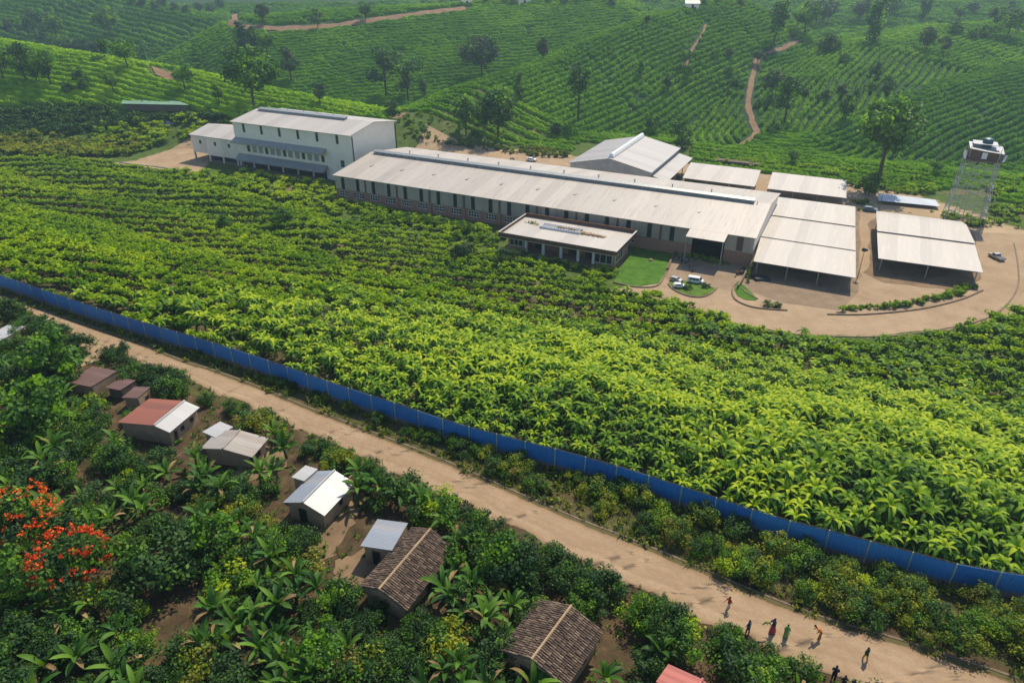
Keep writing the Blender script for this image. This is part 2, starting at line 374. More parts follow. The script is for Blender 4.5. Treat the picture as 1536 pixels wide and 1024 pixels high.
def np_obj(name, V, FL, FS, MI, mats, parent=None):
    """mesh object from arrays: verts, flat loop vertex indices, face sizes, material indices"""
    me = bpy.data.meshes.new(name); V = np.asarray(V, np.float32); n = len(V)
    me.vertices.add(n); me.vertices.foreach_set("co", V.ravel())
    me.loops.add(len(FL)); me.loops.foreach_set("vertex_index", np.asarray(FL, np.int32))
    me.polygons.add(len(FS)); st = np.concatenate(([0], np.cumsum(FS)[:-1])).astype(np.int32)
    me.polygons.foreach_set("loop_start", st); me.polygons.foreach_set("loop_total", np.asarray(FS, np.int32))
    me.polygons.foreach_set("material_index", np.asarray(MI, np.int32))
    for m in mats: me.materials.append(m)
    me.update(calc_edges=True)
    o = bpy.data.objects.new(name, me); COL.objects.link(o)
    if parent: o.parent = parent
    return o
def scatter(name, protos, pos, rot, scl, pick, mats, tilt=None):
    """many plants nobody could count, merged into ONE object; protos: (V, F quads Nx4, M)"""
    Vs, Fs, Ms = [], [], []; k = 0
    for i, (PV, PF, PM) in enumerate(protos):
        s = np.where(pick == i)[0]
        if not len(s): continue
        c, sn = np.cos(rot[s]), np.sin(rot[s]); sv = scl[s]
        if sv.ndim == 1: sv = np.stack([sv]*3, 1)
        X = PV[None,:,0]*sv[:,0:1]; Y = PV[None,:,1]*sv[:,1:2]; Z = PV[None,:,2]*sv[:,2:3]
        A = np.stack([X*c[:,None]-Y*sn[:,None]+pos[s,0:1], X*sn[:,None]+Y*c[:,None]+pos[s,1:2], Z+pos[s,2:3]], 2)
        nv = PV.shape[0]
        Vs.append(A.reshape(-1,3)); Fs.append((PF[None]+(np.arange(len(s))*nv)[:,None,None]+k).reshape(-1,4)); Ms.append(np.tile(PM, len(s)))
        k += nv*len(s)
    V = np.concatenate(Vs); F = np.concatenate(Fs); m = np.concatenate(Ms)
    return np_obj(name, V, F.ravel(), np.full(len(F), 4), m, mats)
def proto_mesh(name, pr, mats):
    o = np_obj(name, pr[0], pr[1].ravel(), np.full(len(pr[1]), 4), pr[2], mats)
    me = o.data; bpy.data.objects.remove(o); return me
def inpoly(x, y, poly):
    x = np.asarray(x); y = np.asarray(y); r = np.zeros(x.shape, bool); n = len(poly)
    for i in range(n):
        x1, y1 = poly[i][0], poly[i][1]; x2, y2 = poly[(i+1)%n][0], poly[(i+1)%n][1]
        if y1 == y2: continue
        r ^= ((y1 > y) != (y2 > y)) & (x < (x2-x1)*(y-y1)/(y2-y1)+x1)
    return r
HAZE = 0.00024

# ------------------------------------------------------------------ plant prototypes
def leaf_strip(base, az, length, width, e0, e1, segs=4, fold=.12, twist=0.):
    """arching leaf: (verts, quads) ; elevation runs from e0 to e1"""
    pts = [np.array(base, float)]; L = length/segs; h = np.array((math.cos(az), math.sin(az)))
    for i in range(segs):
        e = e0+(e1-e0)*((i+.5)/segs)
        pts.append(pts[-1]+np.array((h[0]*math.cos(e)*L, h[1]*math.cos(e)*L, math.sin(e)*L)))
    side = np.array((-h[1], h[0], twist)); V = []; F = []
    for i, p in enumerate(pts):
        t = i/segs; wd = width*.5*(math.sin(math.pi*min(1, t*.86+.10))**.7)*(1 if i < segs else .12)
        V += [p-side*wd+np.array((0,0,fold*wd)), p, p+side*wd+np.array((0,0,fold*wd))]
    for i in range(segs):
        a = 3*i; F += [(a,a+1,a+4,a+3), (a+1,a+2,a+5,a+4)]
    return V, F
def collect(parts):
    V, F, Mi = [], [], []
    for v, f, m in parts:
        k = len(V); V += [tuple(p) for p in v]; F += [tuple(k+i for i in q) for q in f]; Mi += [m]*len(f)
    return np.array(V, float), np.array(F, int), np.array(Mi, int)
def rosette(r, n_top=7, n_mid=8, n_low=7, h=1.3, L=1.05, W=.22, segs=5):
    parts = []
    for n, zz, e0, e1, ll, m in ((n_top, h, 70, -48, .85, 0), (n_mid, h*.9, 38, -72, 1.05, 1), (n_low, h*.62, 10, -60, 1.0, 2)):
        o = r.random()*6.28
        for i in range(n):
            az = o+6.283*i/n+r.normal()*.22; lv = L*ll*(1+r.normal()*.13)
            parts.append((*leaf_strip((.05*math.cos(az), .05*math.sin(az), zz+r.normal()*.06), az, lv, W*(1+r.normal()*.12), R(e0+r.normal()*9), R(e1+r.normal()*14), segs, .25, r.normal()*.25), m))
    # stem
    v = []; 
    for zz, rr in ((-.25,.05),(h,.035)):
        for k in range(4): v.append((rr*math.cos(k*1.571), rr*math.sin(k*1.571), zz))
    parts.append((v, [(k, (k+1)%4, 4+(k+1)%4, 4+k) for k in range(4)], 3))
    return collect(parts)
def cards(r, cen, crad, n, size, aspect=.5, flat=.35):
    """n leaf quads (pointed) within clumps; returns arrays"""
    K = len(cen); idx = r.integers(0, K, n)
    d = r.normal(size=(n,3)); d /= np.linalg.norm(d, axis=1)[:,None]; rad = (r.random(n)**.45)[:,None]
    p = cen[idx]+d*rad*crad[idx][:,None]*np.array((1,1,.8))
    nrm = d*.6+np.array((0,0,flat))+r.normal(size=(n,3))*.45; nrm /= np.linalg.norm(nrm, axis=1)[:,None]
    t = np.cross(nrm, r.normal(size=(n,3))); t /= np.linalg.norm(t, axis=1)[:,None]; s = np.cross(nrm, t)
    L = (size*(.7+.6*r.random(n)))[:,None]
    V = np.stack([p-t*L*.5, p+s*L*aspect*.5, p+t*L*.5, p-s*L*aspect*.5], 1).reshape(-1,3)
    F = np.arange(4*n).reshape(-1,4)
    return V, F, idx
def crown(r, n_clump, n_leaf, rad, zc, crad, size, tones=3, shell=.55, aspect=.5, shape=None):
    u = r.normal(size=(n_clump,3)); u /= np.linalg.norm(u, axis=1)[:,None]
    rr = shell+(1-shell)*r.random(n_clump)
    cen = u*rr[:,None]*np.array(rad); cen[:,2] += zc
    if shape: cen = shape(cen)
    cr = crad*(.65+.7*r.random(n_clump))
    V, F, idx = cards(r, cen, cr, n_leaf, size, aspect)
    tone = r.integers(0, tones, n_clump)[idx]
    return V, F, tone
def cat3(*ps):
    V, F, Mi = [], [], []; k = 0
    for v, f, m in ps:
        V.append(v); F.append(f+k); Mi.append(np.full(len(f), m) if np.isscalar(m) else m); k += len(v)
    return np.concatenate(V), np.concatenate(F), np.concatenate(Mi)

FIELD_M = [M['leaf_hi'], M['leaf_mid'], M['leaf_low'], M['stem']]
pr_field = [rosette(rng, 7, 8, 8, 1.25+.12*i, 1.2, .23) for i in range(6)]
pr_field_far = [rosette(rng, 6, 6, 4, 1.15, 1.0, .34, 3) for i in range(4)]
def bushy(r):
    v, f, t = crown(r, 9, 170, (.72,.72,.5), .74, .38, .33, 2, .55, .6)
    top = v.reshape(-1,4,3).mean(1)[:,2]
    m = np.where(top > .84+r.normal(size=len(top))*.12, 0, np.where(top > .6, 1, 2))  # leaf colour by height: lit top and shaded underside painted in
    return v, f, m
pr_bushy = [bushy(rng) for i in range(6)]

def tea_bush(r):
    v, f, t = crown(r, 7, 40, (.8,.62,.22), .66, .38, .42, 1, .3, .8)
    # closed dark dome underneath the leaves
    n = 7; D = []; Q = []
    for j, (z, q) in enumerate(((-.4, .95), (.3, 1.0), (.75, .7), (.95, .05))):
        for k in range(n):
            a = 6.283*k/n; q2 = q*(1+r.normal()*.08); D.append((q2*math.cos(a), q2*math.sin(a)*.85, z+r.normal()*.05))
    for j in range(3):
        for k in range(n): Q.append((j*n+k, j*n+(k+1)%n, (j+1)*n+(k+1)%n, (j+1)*n+k))
    return cat3((np.array(D), np.array(Q), 0), (v, f, 0))
pr_tea = [tea_bush(rng) for i in range(7)]

# ------------------------------------------------------------------ ground
th = np.linspace(-R(56), R(56), 420)
rr = np.concatenate([np.linspace(8, 30, 24), 30*np.exp(np.linspace(0, math.log(1350/30), 430))[1:]])
TT, RR = np.meshgrid(th, rr); GX, GY = RR*np.sin(TT), RR*np.cos(TT)
GZ, GW, _ = height(GX, GY, True)
nr, nc = GX.shape
V = np.stack([GX, GY, GZ], 2).reshape(-1,3)
I = np.arange(nr*nc).reshape(nr, nc); F = np.stack([I[:-1,:-1], I[:-1,1:], I[1:,1:], I[1:,:-1]], 2).reshape(-1,4)
m, nt, b = new_mat("ground_cover"); g = geo(nt); pos = g.outputs["Position"]
at = nt.nodes.new("ShaderNodeAttribute"); at.attribute_name = "zone"
sp = nt.nodes.new("ShaderNodeSeparateColor"); nt.links.new(at.outputs["Color"], sp.inputs[0])
fa = noise(nt, .5, 6, .7, pos); fb = noise(nt, .06, 5, .65, pos); fc = noise(nt, 2.2, 5, .75, pos)
soil = ramp(nt, fa, [(.3, (.035,.024,.014)), (.5, (.075,.05,.028)), (.72, (.14,.095,.052))])
soil = mixc(nt, ramp(nt, fc, [(.52, (0,0,0)), (.7, (.8,.8,.8))]), soil, (.05,.07,.02))
grass = ramp(nt, fa, [(.3, (.035,.07,.014)), (.55, (.07,.12,.018)), (.75, (.12,.16,.03))])
sand = ramp(nt, fb, [(.35, (.33,.23,.14)), (.65, (.45,.325,.205))])
grass = mixc(nt, ramp(nt, fb, [(.54, (0,0,0)), (.66, (.75,.75,.75))]), grass, (.20,.13,.08))
hill = ramp(nt, fb, [(.3, (.018,.045,.015)), (.6, (.03,.07,.02)), (.72, (.09,.075,.035))])
c = mixc(nt, sp.outputs[0], soil, grass); c = mixc(nt, sp.outputs[1], c, sand); c = mixc(nt, sp.outputs[2], c, hill)
nt.links.new(c, b.inputs["Base Color"]); b.inputs["Roughness"].default_value = .97; b.inputs["Specular IOR Level"].default_value = .1
bump(nt, b, fc, .12, .6)
gro = np_obj("ground", V, F.ravel(), np.full(len(F), 4), np.zeros(len(F), int), [m]); gro["kind"] = "structure"
gro.data.shade_smooth()
q = GX*NQ[0]+GY*NQ[1]; hl = (GW >= 0)*sstep((q-228)/14)
PX, PYy = proj(GX, GY, GZ)
green = np.where(q < 108, .15, .85)*(q > 51); green = np.where((q > 43) & (q < 51), .3, green)
# earth of the works yard round the sheds and behind the long building
yardpoly = [(930,437),(1000,372),(1180,250),(880,236),(640,212),(640,225),(1010,268),(1030,240),(1180,262),(1290,275),(1400,300),(1536,345),(1620,380),(1650,440),(1500,480),(1300,505),(1150,497),(1050,460)]
yd = inpoly(PX, PYy, yardpoly) & (q > 100) & (q < 225)
left = inpoly(PX, PYy, [(205,240),(300,212),(320,235),(300,262),(170,246)]) & (q > 100)
zc = np.zeros((nr*nc, 4), np.float32); zc[:,0] = green.ravel(); zc[:,1] = (yd | left).ravel()*.85; zc[:,2] = np.maximum(hl, (q > 260)).ravel(); zc[:,3] = 1
ca = gro.data.color_attributes.new("zone", 'FLOAT_COLOR', 'POINT'); ca.data.foreach_set("color", zc.ravel())

def sheet(name, pts, mat, dz=.05, step=3., kind="structure", jit=.0, label=None, cat=None, thick=0):
    """a sheet draped on the ground; pts in world xy"""
    pts = [np.array(p[:2], float) for p in pts]; out = []
    r = np.random.default_rng(len(pts)*13+int(abs(pts[0][0])*10))
    for a, b in zip(pts, pts[1:]+pts[:1]):
        L = np.hypot(*(b-a)); n = max(1, int(L/step))
        for i in range(n):
            p = a+(b-a)*i/n; out.append(p+(r.normal(size=2)*jit if jit else 0))
    bm = bmesh.new(); f = bm.faces.new([bm.verts.new((p[0], p[1], 0)) for p in out]); bmesh.ops.triangulate(bm, faces=[f])
    xs = [p[0] for p in out]; ys = [p[1] for p in out]
    zs = [hz(p[0], p[1]) for p in out]
    if max(zs)-min(zs) > .02:
        for ax, (lo, hi) in enumerate(((min(xs), max(xs)), (min(ys), max(ys)))):
            v = lo+step
            while v < hi:
                no = (1,0,0) if ax == 0 else (0,1,0); co = (v,0,0) if ax == 0 else (0,v,0)
                bmesh.ops.bisect_plane(bm, geom=bm.verts[:]+bm.edges[:]+bm.faces[:], plane_co=co, plane_no=no); v += step
    bmesh.ops.recalc_face_normals(bm, faces=bm.faces[:])
    X = np.array([v.co.x for v in bm.verts]); Y = np.array([v.co.y for v in bm.verts]); Z = height(X, Y)
    for v, z in zip(bm.verts, Z): v.co.z = z+dz
    for f in bm.faces:
        if f.normal.z < 0: f.normal_flip()
    me = bpy.data.meshes.new(name); bm.to_mesh(me); bm.free(); me.materials.append(mat)
    o = bpy.data.objects.new(name, me); COL.objects.link(o)
    if kind: o["kind"] = kind
    if label: tag(o, label, cat)
    return o
def smooth_line(pts, n=6):
    pts = [np.array(p, float) for p in pts]; P_ = [2*pts[0]-pts[1]]+pts+[2*pts[-1]-pts[-2]]; out = []
    for i in range(1, len(P_)-2):
        a, b, c, d = P_[i-1:i+3]
        for k in range(n):
            t = k/n; out.append(.5*((2*b)+(-a+c)*t+(2*a-5*b+4*c-d)*t*t+(-a+3*b-3*c+d)*t**3))
    out.append(pts[-1]); return out
def resample(pts, step):
    pts = [np.array(p, float) for p in pts]; out = [pts[0]]; carry = 0
    for a, b in zip(pts[:-1], pts[1:]):
        L = np.linalg.norm(b-a); s = step-carry
        while s <= L: out.append(a+(b-a)*s/L); s += step
        carry = L-(s-step)
    return out
def ribbon(name, pts, width, mat, dz=.08, kind="structure", wob=.15):
    """path draped over hills along world points"""
    pts = resample(smooth_line([p[:2] for p in pts]), 2.5); r = np.random.default_rng(len(pts))
    V, F = [], []
    for i, p in enumerate(pts):
        a = pts[max(i-1,0)]; b = pts[min(i+1,len(pts)-1)]; d = (b-a)/max(1e-6, np.linalg.norm(b-a)); n = np.array((-d[1], d[0]))
        for k, s in enumerate((-.5, -.17, .17, .5)):
            ww = width*(1+r.normal()*wob)*s; x, y = p+n*ww; V.append([x, y, 0])
        if i: 
            for k in range(3): F.append((4*i-4+k, 4*i-3+k, 4*i+1+k, 4*i+k))
    V = np.array(V); V[:,2] = height(V[:,0], V[:,1])+dz
    F = np.array(F)[:, ::-1]
    o = np_obj(name, V, F.ravel(), np.full(len(F), 4), np.zeros(len(F), int), [mat])
    if kind: o["kind"] = kind
    return o

# the village road: upper and lower edge as surveyed
road_up = [(-160,385),(0,444),(77,470),(199,512),(281,545),(311,553),(393,583),(460,611),(587,660),(658,688),(760,733),(878,784),(934,805),(1060,857),(1117,882),(1234,927),(1360,964),(1536,1022),(1700,1080)]
road_lo = [(-160,400),(0,452),(66,478),(124,510),(199,540),(270,560),(305,582),(360,603),(494,664),(564,697),(681,749),(728,774),(763,786),(841,830),(911,863),(993,898),(1060,936),(1094,945),(1141,964),(1195,995),(1258,1018),(1400,1075),(1560,1140)]
W2 = lambda L, z=0.: [P(a, b, z)[:2] for a, b in L]
ru, rl = smooth_line(W2(road_up)), smooth_line(W2(road_lo))
rjit = np.random.default_rng(3)
def even(L, n):
    L = resample(L, .5); return [L[int(i)] for i in np.linspace(0, len(L)-1, n)]
NA, NC = 420, 15
A_, B_ = even(rl, NA), even(ru, NA); Vr = []; ac = []
for i in range(NA):
    e0 = A_[i]+(A_[i]-B_[i])/np.linalg.norm(A_[i]-B_[i])*(.25*math.sin(i*.37)+rjit.normal()*.12); 
    for k in range(NC): t_ = k/(NC-1); p_ = e0+(B_[i]-e0)*t_; Vr.append((p_[0], p_[1], .03+.025*math.sin(t_*math.pi)-.018*(abs(t_-.33) < .06)-.018*(abs(t_-.62) < .06))); ac.append(t_)
I_ = np.arange(NA*NC).reshape(NA, NC); Fr = np.stack([I_[:-1,:-1], I_[1:,:-1], I_[1:,1:], I_[:-1,1:]], 2).reshape(-1,4)
ro = np_obj("road", Vr, Fr.ravel(), np.full(len(Fr), 4), np.zeros(len(Fr), int), [M['road']]); ro["kind"] = "structure"
if ro.data.polygons[0].normal.z < 0: ro.data.flip_normals()
at_ = ro.data.attributes.new("across", 'FLOAT', 'POINT'); at_.data.foreach_set("value", np.array(ac, np.float32))
# low earthen kerb along the upper edge of the road
kb = MB(); kpts = resample([p+NQ*.12 for p in ru], 1.2)
for i in range(len(kpts)-1):
    a, b = kpts[i], kpts[i+1]; n1 = NQ*.13; za = zb = .07
    kb.hexa([(*(a-n1),-.1),(*(b-n1),-.1),(*(b+n1),-.1),(*(a+n1),-.1)], [(*(a-n1*.7),za),(*(b-n1*.7),zb),(*(b+n1*.7),zb),(*(a+n1*.7),za)])
o = kb.build("kerb", M['kerb']); o["kind"] = "structure"

# works yard sheets
yd2 = sheet("yard", W2([(905,436),(940,440),(1000,452),(1050,466),(1090,482),(1150,497),(1240,504),(1330,503),(1420,493),(1480,476),(1520,452),(1545,425),(1600,400),(1600,352),(1536,350),(1462,348),(1440,330),(1330,322),(1300,318),(1295,300),(1180,262),(1035,240),(1024,232),(1010,262),(1120,300),(1100,402),(1002,404),(985,428),(940,430)], -12.), M['sand'], .02, 4., jit=.35)
sheet("yard_tarmac", W2([(1012,379),(1060,398),(1117,405),(1108,428),(1100,437),(1076,432),(1040,428),(1003,420),(996,412)], -12.), M['tarmac'], .035, 3., jit=.2)
sheet("shed_floor", W2([(1120,398),(1135,392),(1160,300),(1290,318),(1290,430),(1262,468),(1180,455),(1118,434),(1112,420)], -12.), M['slab'], .04, 3., jit=.3)
sheet("shed_floor", W2([(1306,330),(1320,325),(1460,350),(1474,420),(1440,436),(1330,425),(1300,410)], -12.), M['yard'], .04, 3., jit=.3)
sheet("lawn", W2([(955,366),(1012,379),(1003,402),(988,425),(955,430),(920,424),(938,392)], -12.), M['lawn'], .05, 3.)
sheet("rear_yard", W2([(640,213),(700,222),(880,238),(880,258),(620,232)], -12.), M['sand'], .03, 4., jit=.3)
sheet("side_yard", W2([(215,238),(300,212),(318,232),(303,248),(300,262),(240,250),(190,248)], -12.), M['sand'], .03, 4., jit=.5)
sheet("grass_path", W2([(30,213),(110,205),(200,193),(250,180),(330,178),(345,183),(270,187),(215,200),(120,214),(50,222)], -12.), M['weed'], .03, 4., jit=.4)
sheet("traffic_island", W2([(1002,426),(1010,419),(1030,422),(1060,428),(1073,433),(1066,440),(1050,445),(1035,444),(1015,437)], -12.), M['weed'], .12, 2.)
sheet("kerbside_grass", W2([(1101,434),(1108,422),(1122,434),(1136,448),(1133,451),(1118,450),(1106,444)], -12.), M['lawn'], .1, 2.)
def kerb_line(px, z=-12., hgt=.22, wd=.26, mat=None, closed=False, name="yard_kerb"):
    pts = smooth_line(W2(px, z)+([W2(px, z)[0]] if closed else [])); m_ = MB()
    L, Rr = [], []
    for i, p in enumerate(pts):
        a = pts[max(i-1,0)]; b = pts[min(i+1,len(pts)-1)]; d = (b-a)/max(1e-6, np.linalg.norm(b-a)); n = np.array((-d[1], d[0]))*wd/2
        L.append(p+n); Rr.append(p-n)
    for i in range(len(pts)-1):
        bq = [L[i], L[i+1], Rr[i+1], Rr[i]]
        m_.hexa([(*p, z-.1) for p in bq], [(*p, z+hgt) for p in bq])
    o = m_.build(name, mat or M['kerb']); o["kind"] = "structure"; return o
kerb_line([(1002,426),(1008,433),(1018,439),(1035,445),(1052,446),(1066,441),(1075,433)])
kerb_line([(1106,424),(1099,432),(1099,443),(1106,452),(1125,460),(1150,464),(1181,466)])
kerb_line([(1113,434),(1120,440),(1136,449)])
kerb_line([(920,424),(955,431),(985,429),(998,412),(1012,380)])
kerb_line([(1241,472),(1300,472),(1380,464),(1440,450),(1474,436)])
kerb_line([(1521,365),(1527,400),(1526,432),(1505,462),(1470,481),(1400,496),(1320,505),(1200,502),(1130,490)], hgt=.12)

# paths on the hills
def GP(L): return [G(a, b)[:2] for a, b in L]
ribbon("hill_path", GP([(1198,62),(1180,70),(1160,78),(1138,88),(1130,110),(1124,140),(1122,160),(1128,180),(1134,200),(1118,214),(1090,222),(1050,232)]), 2.0, M['redsoil'], .15)
ribbon("hill_path", GP([(1028,100),(1038,75),(1052,55),(1060,35)]), 1.1, M['redsoil'], .15)
ribbon("hill_path", GP([(590,178),(610,170),(628,160),(645,150)]), 3.2, M['redsoil'], .15)
ribbon("hill_road", GP([(352,22),(350,32),(358,39),(380,42),(430,43),(480,41),(520,37),(560,31),(610,24),(660,17),(700,13)]), 5., M['redsoil'], .3)
ribbon("hill_road", GP([(1300,25),(1345,28),(1400,36),(1450,40),(1536,50),(1600,56)]), 4., M['redsoil'], .3)
ribbon("hill_road", GP([(960,3),(1020,6),(1100,10),(1160,13),(1206,15)]), 4., M['redsoil'], .4)
for L in ([(226,100),(244,106),(262,116),(268,122),(250,120),(234,113)],[(252,108),(270,116),(272,124),(256,118)]):
    sheet("earth_patch", GP(L), M['redsoil'], .3, 2.)

# ------------------------------------------------------------------ tea on the hills: rows that follow each ridge
def visible(x, y, z, mx=110, my=60):
    px, py = proj(x, y, z); return (px > -mx) & (px < 1536+mx) & (py > -my) & (py < 1024+my)
def tea_rows(ids, step, spacing, size, name, seed, ymax, mats, xlim=(-400, 420), ymin=215):
    r = np.random.default_rng(seed)
    xs = np.arange(xlim[0], xlim[1], step); ys = np.arange(ymin, ymax, step)
    X, Y = np.meshgrid(xs, ys); X = X.ravel()+r.uniform(-.5,.5,X.size)*step; Y = Y.ravel()+r.uniform(-.5,.5,Y.size)*step
    keep = (np.abs(X) < Y*.86+12); X, Y = X[keep], Y[keep]
    Z, Wh, rd = height(X, Y, True)
    ok = np.isin(Wh, ids) & visible(X, Y, Z) & ((X*NQ[0]+Y*NQ[1] > 236) | (X < -40))
    X, Y, Z, Wh = X[ok], Y[ok], Z[ok], Wh[ok]; rd = [(a[ok], b[ok], c[ok]) for a, b, c in rd]
    D = np.choose(Wh, [x_[1] for x_ in rd]); A = np.choose(Wh, [x_[2] for x_ in rd])
    def dist(xx, yy):
        rr_ = ridge_eval(xx, yy); return np.choose(Wh, [t[1] for t in rr_])
    e = .3; gx = (dist(X+e, Y)-dist(X-e, Y))/(2*e); gy = (dist(X, Y+e)-dist(X, Y-e))/(2*e)
    wob = 1.0*np.sin(A*.05+Wh)+.5*np.sin(A*.13)
    ph = (D+wob)/spacing; sh_ = (np.round(ph)-ph)*spacing
    X = X+gx*sh_+r.normal(size=X.size)*.12; Y = Y+gy*sh_+r.normal(size=X.size)*.12; Z = height(X, Y)
    # plots: tracks running down the slope and headlands across it, plus a few bare places
    u = (A+D*.35)/46+.5*Wh; v_ = (D+.2*A)/38
    gap = (np.abs(u-np.round(u))*46 < 1.1) | (np.abs(v_-np.round(v_))*38 < 1.0)
    bare = (np.sin(X*.061+1.7)*np.sin(Y*.083+.4*np.sin(X*.05))) > .955
    k = ~gap & ~(bare & (r.random(X.size) < .8)) & (r.random(X.size) < .96)
    PXh, PYh = proj(X, Y, Z)
    for pl, wd in PATHS:
        pl = np.array(pl)
        for a, b in zip(pl[:-1], pl[1:]):
            d = b-a; t = np.clip(((X-a[0])*d[0]+(Y-a[1])*d[1])/max(1e-6, d@d), 0, 1)
            k &= np.hypot(X-a[0]-t*d[0], Y-a[1]-t*d[1]) > wd
    if name == 'tea_rows' and 0 in ids: k &= ~inpoly(PXh, PYh, [(-200,158),(0,162),(60,158),(180,162),(300,168),(360,182),(300,260),(-300,260)])
    X, Y, Z, gx, gy = X[k], Y[k], Z[k], gx[k], gy[k]
    n = len(X); rot = np.arctan2(-gx, gy)*1.0+r.normal(size=n)*.15
    s = size*(.85+.35*r.random(n)); pick = r.integers(0, len(pr_tea), n)
    sv = np.stack([s*1.45, s*.66, s*(.9+.3*r.random(n))], 1)
    print(name, n)
    return tag(scatter(name, pr_tea, np.stack([X, Y, Z], 1), rot, sv, pick, mats), None, None, None, "stuff")
PATHS = [(GP([(1198,62),(1160,78),(1138,88),(1124,140),(1122,160),(1134,200),(1118,214),(1090,222),(1050,232)]), 2.6),
         (GP([(1028,100),(1038,75),(1060,35)]), 1.6), (GP([(590,178),(645,150)]), 3),
         (GP([(352,22),(350,32),(380,42),(430,43),(520,37),(610,24),(700,13)]), 4.5), (GP([(1300,25),(1400,36),(1536,50)]), 3.5),
         (GP([(226,104),(246,110),(268,120)]), 4)]
TM = [M['tea'], M['leaf_low']]; TMB = [M['tea_b'], M['tea']]; TMM = [M['tea_m'], M['tea']]; TMD = [M['tea_d'], M['leaf_low']]
def tl(o, l): o["label"] = l; o["category"] = "tea rows"
tl(tea_rows([2], 1.2, 2.75, 1.22, "tea_rows", 11, 420, TMM, (-60, 420)), "lit green contour rows of tea on the centre hill left of the gully path")
tl(tea_rows([3], 1.35, 2.9, 1.3, "tea_rows", 15, 420, TM, (-60, 420)), "green contour rows of tea on the large right hand hill")
tl(tea_rows([4], 1.2, 2.75, 1.22, "tea_rows", 16, 420, TMD, (-60, 420)), "deep green tea rows on the low spur behind the water tower")
tl(tea_rows([1], 1.4, 3.1, 1.38, "tea_rows", 12, 440, TM, (-260, 260)), "green contour rows of tea on the middle hill below the curved road")
tl(tea_rows([0], 1.35, 3.1, 1.38, "tea_rows", 13, 330, TMB, (-320, 20)), "brighter green tea rows on the near left slope")
tl(tea_rows([5,6], 3.0, 6.5, 2.4, "tea_rows", 14, 620, TMM, (-560, 620), 400), "hazy rows of tea on the farthest hills at the top of the photo")
# the level strip of bright tea behind the works
def strip(name, qr, ar, rowsp, step, size, mats, label, keep=None, seed=5, low=False):
    r = np.random.default_rng(seed); pos = []
    for qv in np.arange(qr[0], qr[1], rowsp):
        a = np.arange(ar[0], ar[1], step); a = a+r.normal(size=len(a))*.25; qq = qv+.7*np.sin(a*.04+qv)+r.normal(size=len(a))*.15
        pos.append(np.stack([a*EQ[0]+qq*NQ[0], a*EQ[1]+qq*NQ[1]], 1))
    p = np.concatenate(pos); Z = height(p[:,0], p[:,1]); k = visible(p[:,0], p[:,1], Z)
    if keep is not None: k &= keep(*proj(p[:,0], p[:,1], Z))
    if low: k &= height(p[:,0], p[:,1], True)[1] < 0
    p, Z = p[k], Z[k]; n = len(p); s = size*(.8+.4*r.random(n))
    o = scatter(name, pr_tea, np.column_stack([p, Z]), r.normal(size=n)*.3+math.atan2(EQ[1], EQ[0]), s, r.integers(0, 7, n), mats)
    return tag(o, label, "tea rows", None, "stuff")
strip("tea_rows", (211, 236), (-260, 160), 2.7, 1.5, 1.05, TMB, "bright green strip of level tea rows just behind the works buildings",
      lambda x, y: (x > 610) & ~((x > 862) & (x < 1035) & (y > 216)) & ~((x > 1405) & (x < 1500) & (y > 285)))

strip("tea_rows", (236.5, 330), (-300, 200), 2.9, 1.5, 1.2, TMM, "darker low tea rows in the valley floor behind the bright strip",
      lambda x, y: (x > 560) & (y > 120), 6, True)

# ------------------------------------------------------------------ the crop field between fence and works
fieldpx = [(-400,225),(0,240),(120,240),(200,252),(260,266),(330,284),(400,302),(450,318),(520,334),(600,344),(690,366),(760,392),(850,416),(930,442),(1000,452),(1055,472),(1100,489),(1180,504),(1300,511),(1400,504),(1500,478),(1600,440),(1900,440),(2000,1000),(1536,895),(1478,885),(1400,868),(1278,832),(1176,805),(1000,748),(850,702),(672,652),(500,594),(300,526),(0,432),(-400,300)]
r = np.random.default_rng(21)
rowdir = np.array((math.cos(R(-15)), math.sin(R(-15)))); rown = np.array((-rowdir[1], rowdir[0]))
pos = []; par = []
for iq, qv in enumerate(np.arange(-20, 230, 1.6)):
    a = np.arange(-230, 130, 1.28)
    a = a+r.normal(size=len(a))*.3; qq = qv+.55*np.sin(a*.09+qv*.3)+.35*np.sin(a*.21+1.)+r.normal(size=len(a))*.22
    par.append(np.full(len(a), iq%2)); pos.append(np.stack([a*rowdir[0]+qq*rown[0], a*rowdir[1]+qq*rown[1]], 1))
p = np.concatenate(pos); par = np.concatenate(par); Z = height(p[:,0], p[:,1]); PXf, PYf = proj(p[:,0], p[:,1], Z)
q = p@NQ
fence_q = 50
FTOP = [(-160,365),(-80,390),(0,413),(100,447),(200,479),(300,508),(400,540),(500,575),(600,607),(672,631),(760,655),(850,678),(925,699),(1000,722),(1060,742),(1117,760),(1176,779),(1221,789),(1278,805),(1343,821),(1410,840),(1478,855),(1536,862),(1620,878),(1700,895)]
fend = np.array(resample(smooth_line([P(a, b, 2.6)[:2] for a, b in FTOP]), 1.0))
fdist = np.min(np.hypot(p[:,0:1]-fend[None,:,0], p[:,1:2]-fend[None,:,1]), axis=1)
k = inpoly(PXf, PYf, fieldpx) & (q > 46) & (fdist > 1.5) & (PXf > -110) & (PXf < 1650) & (PYf < 1000)
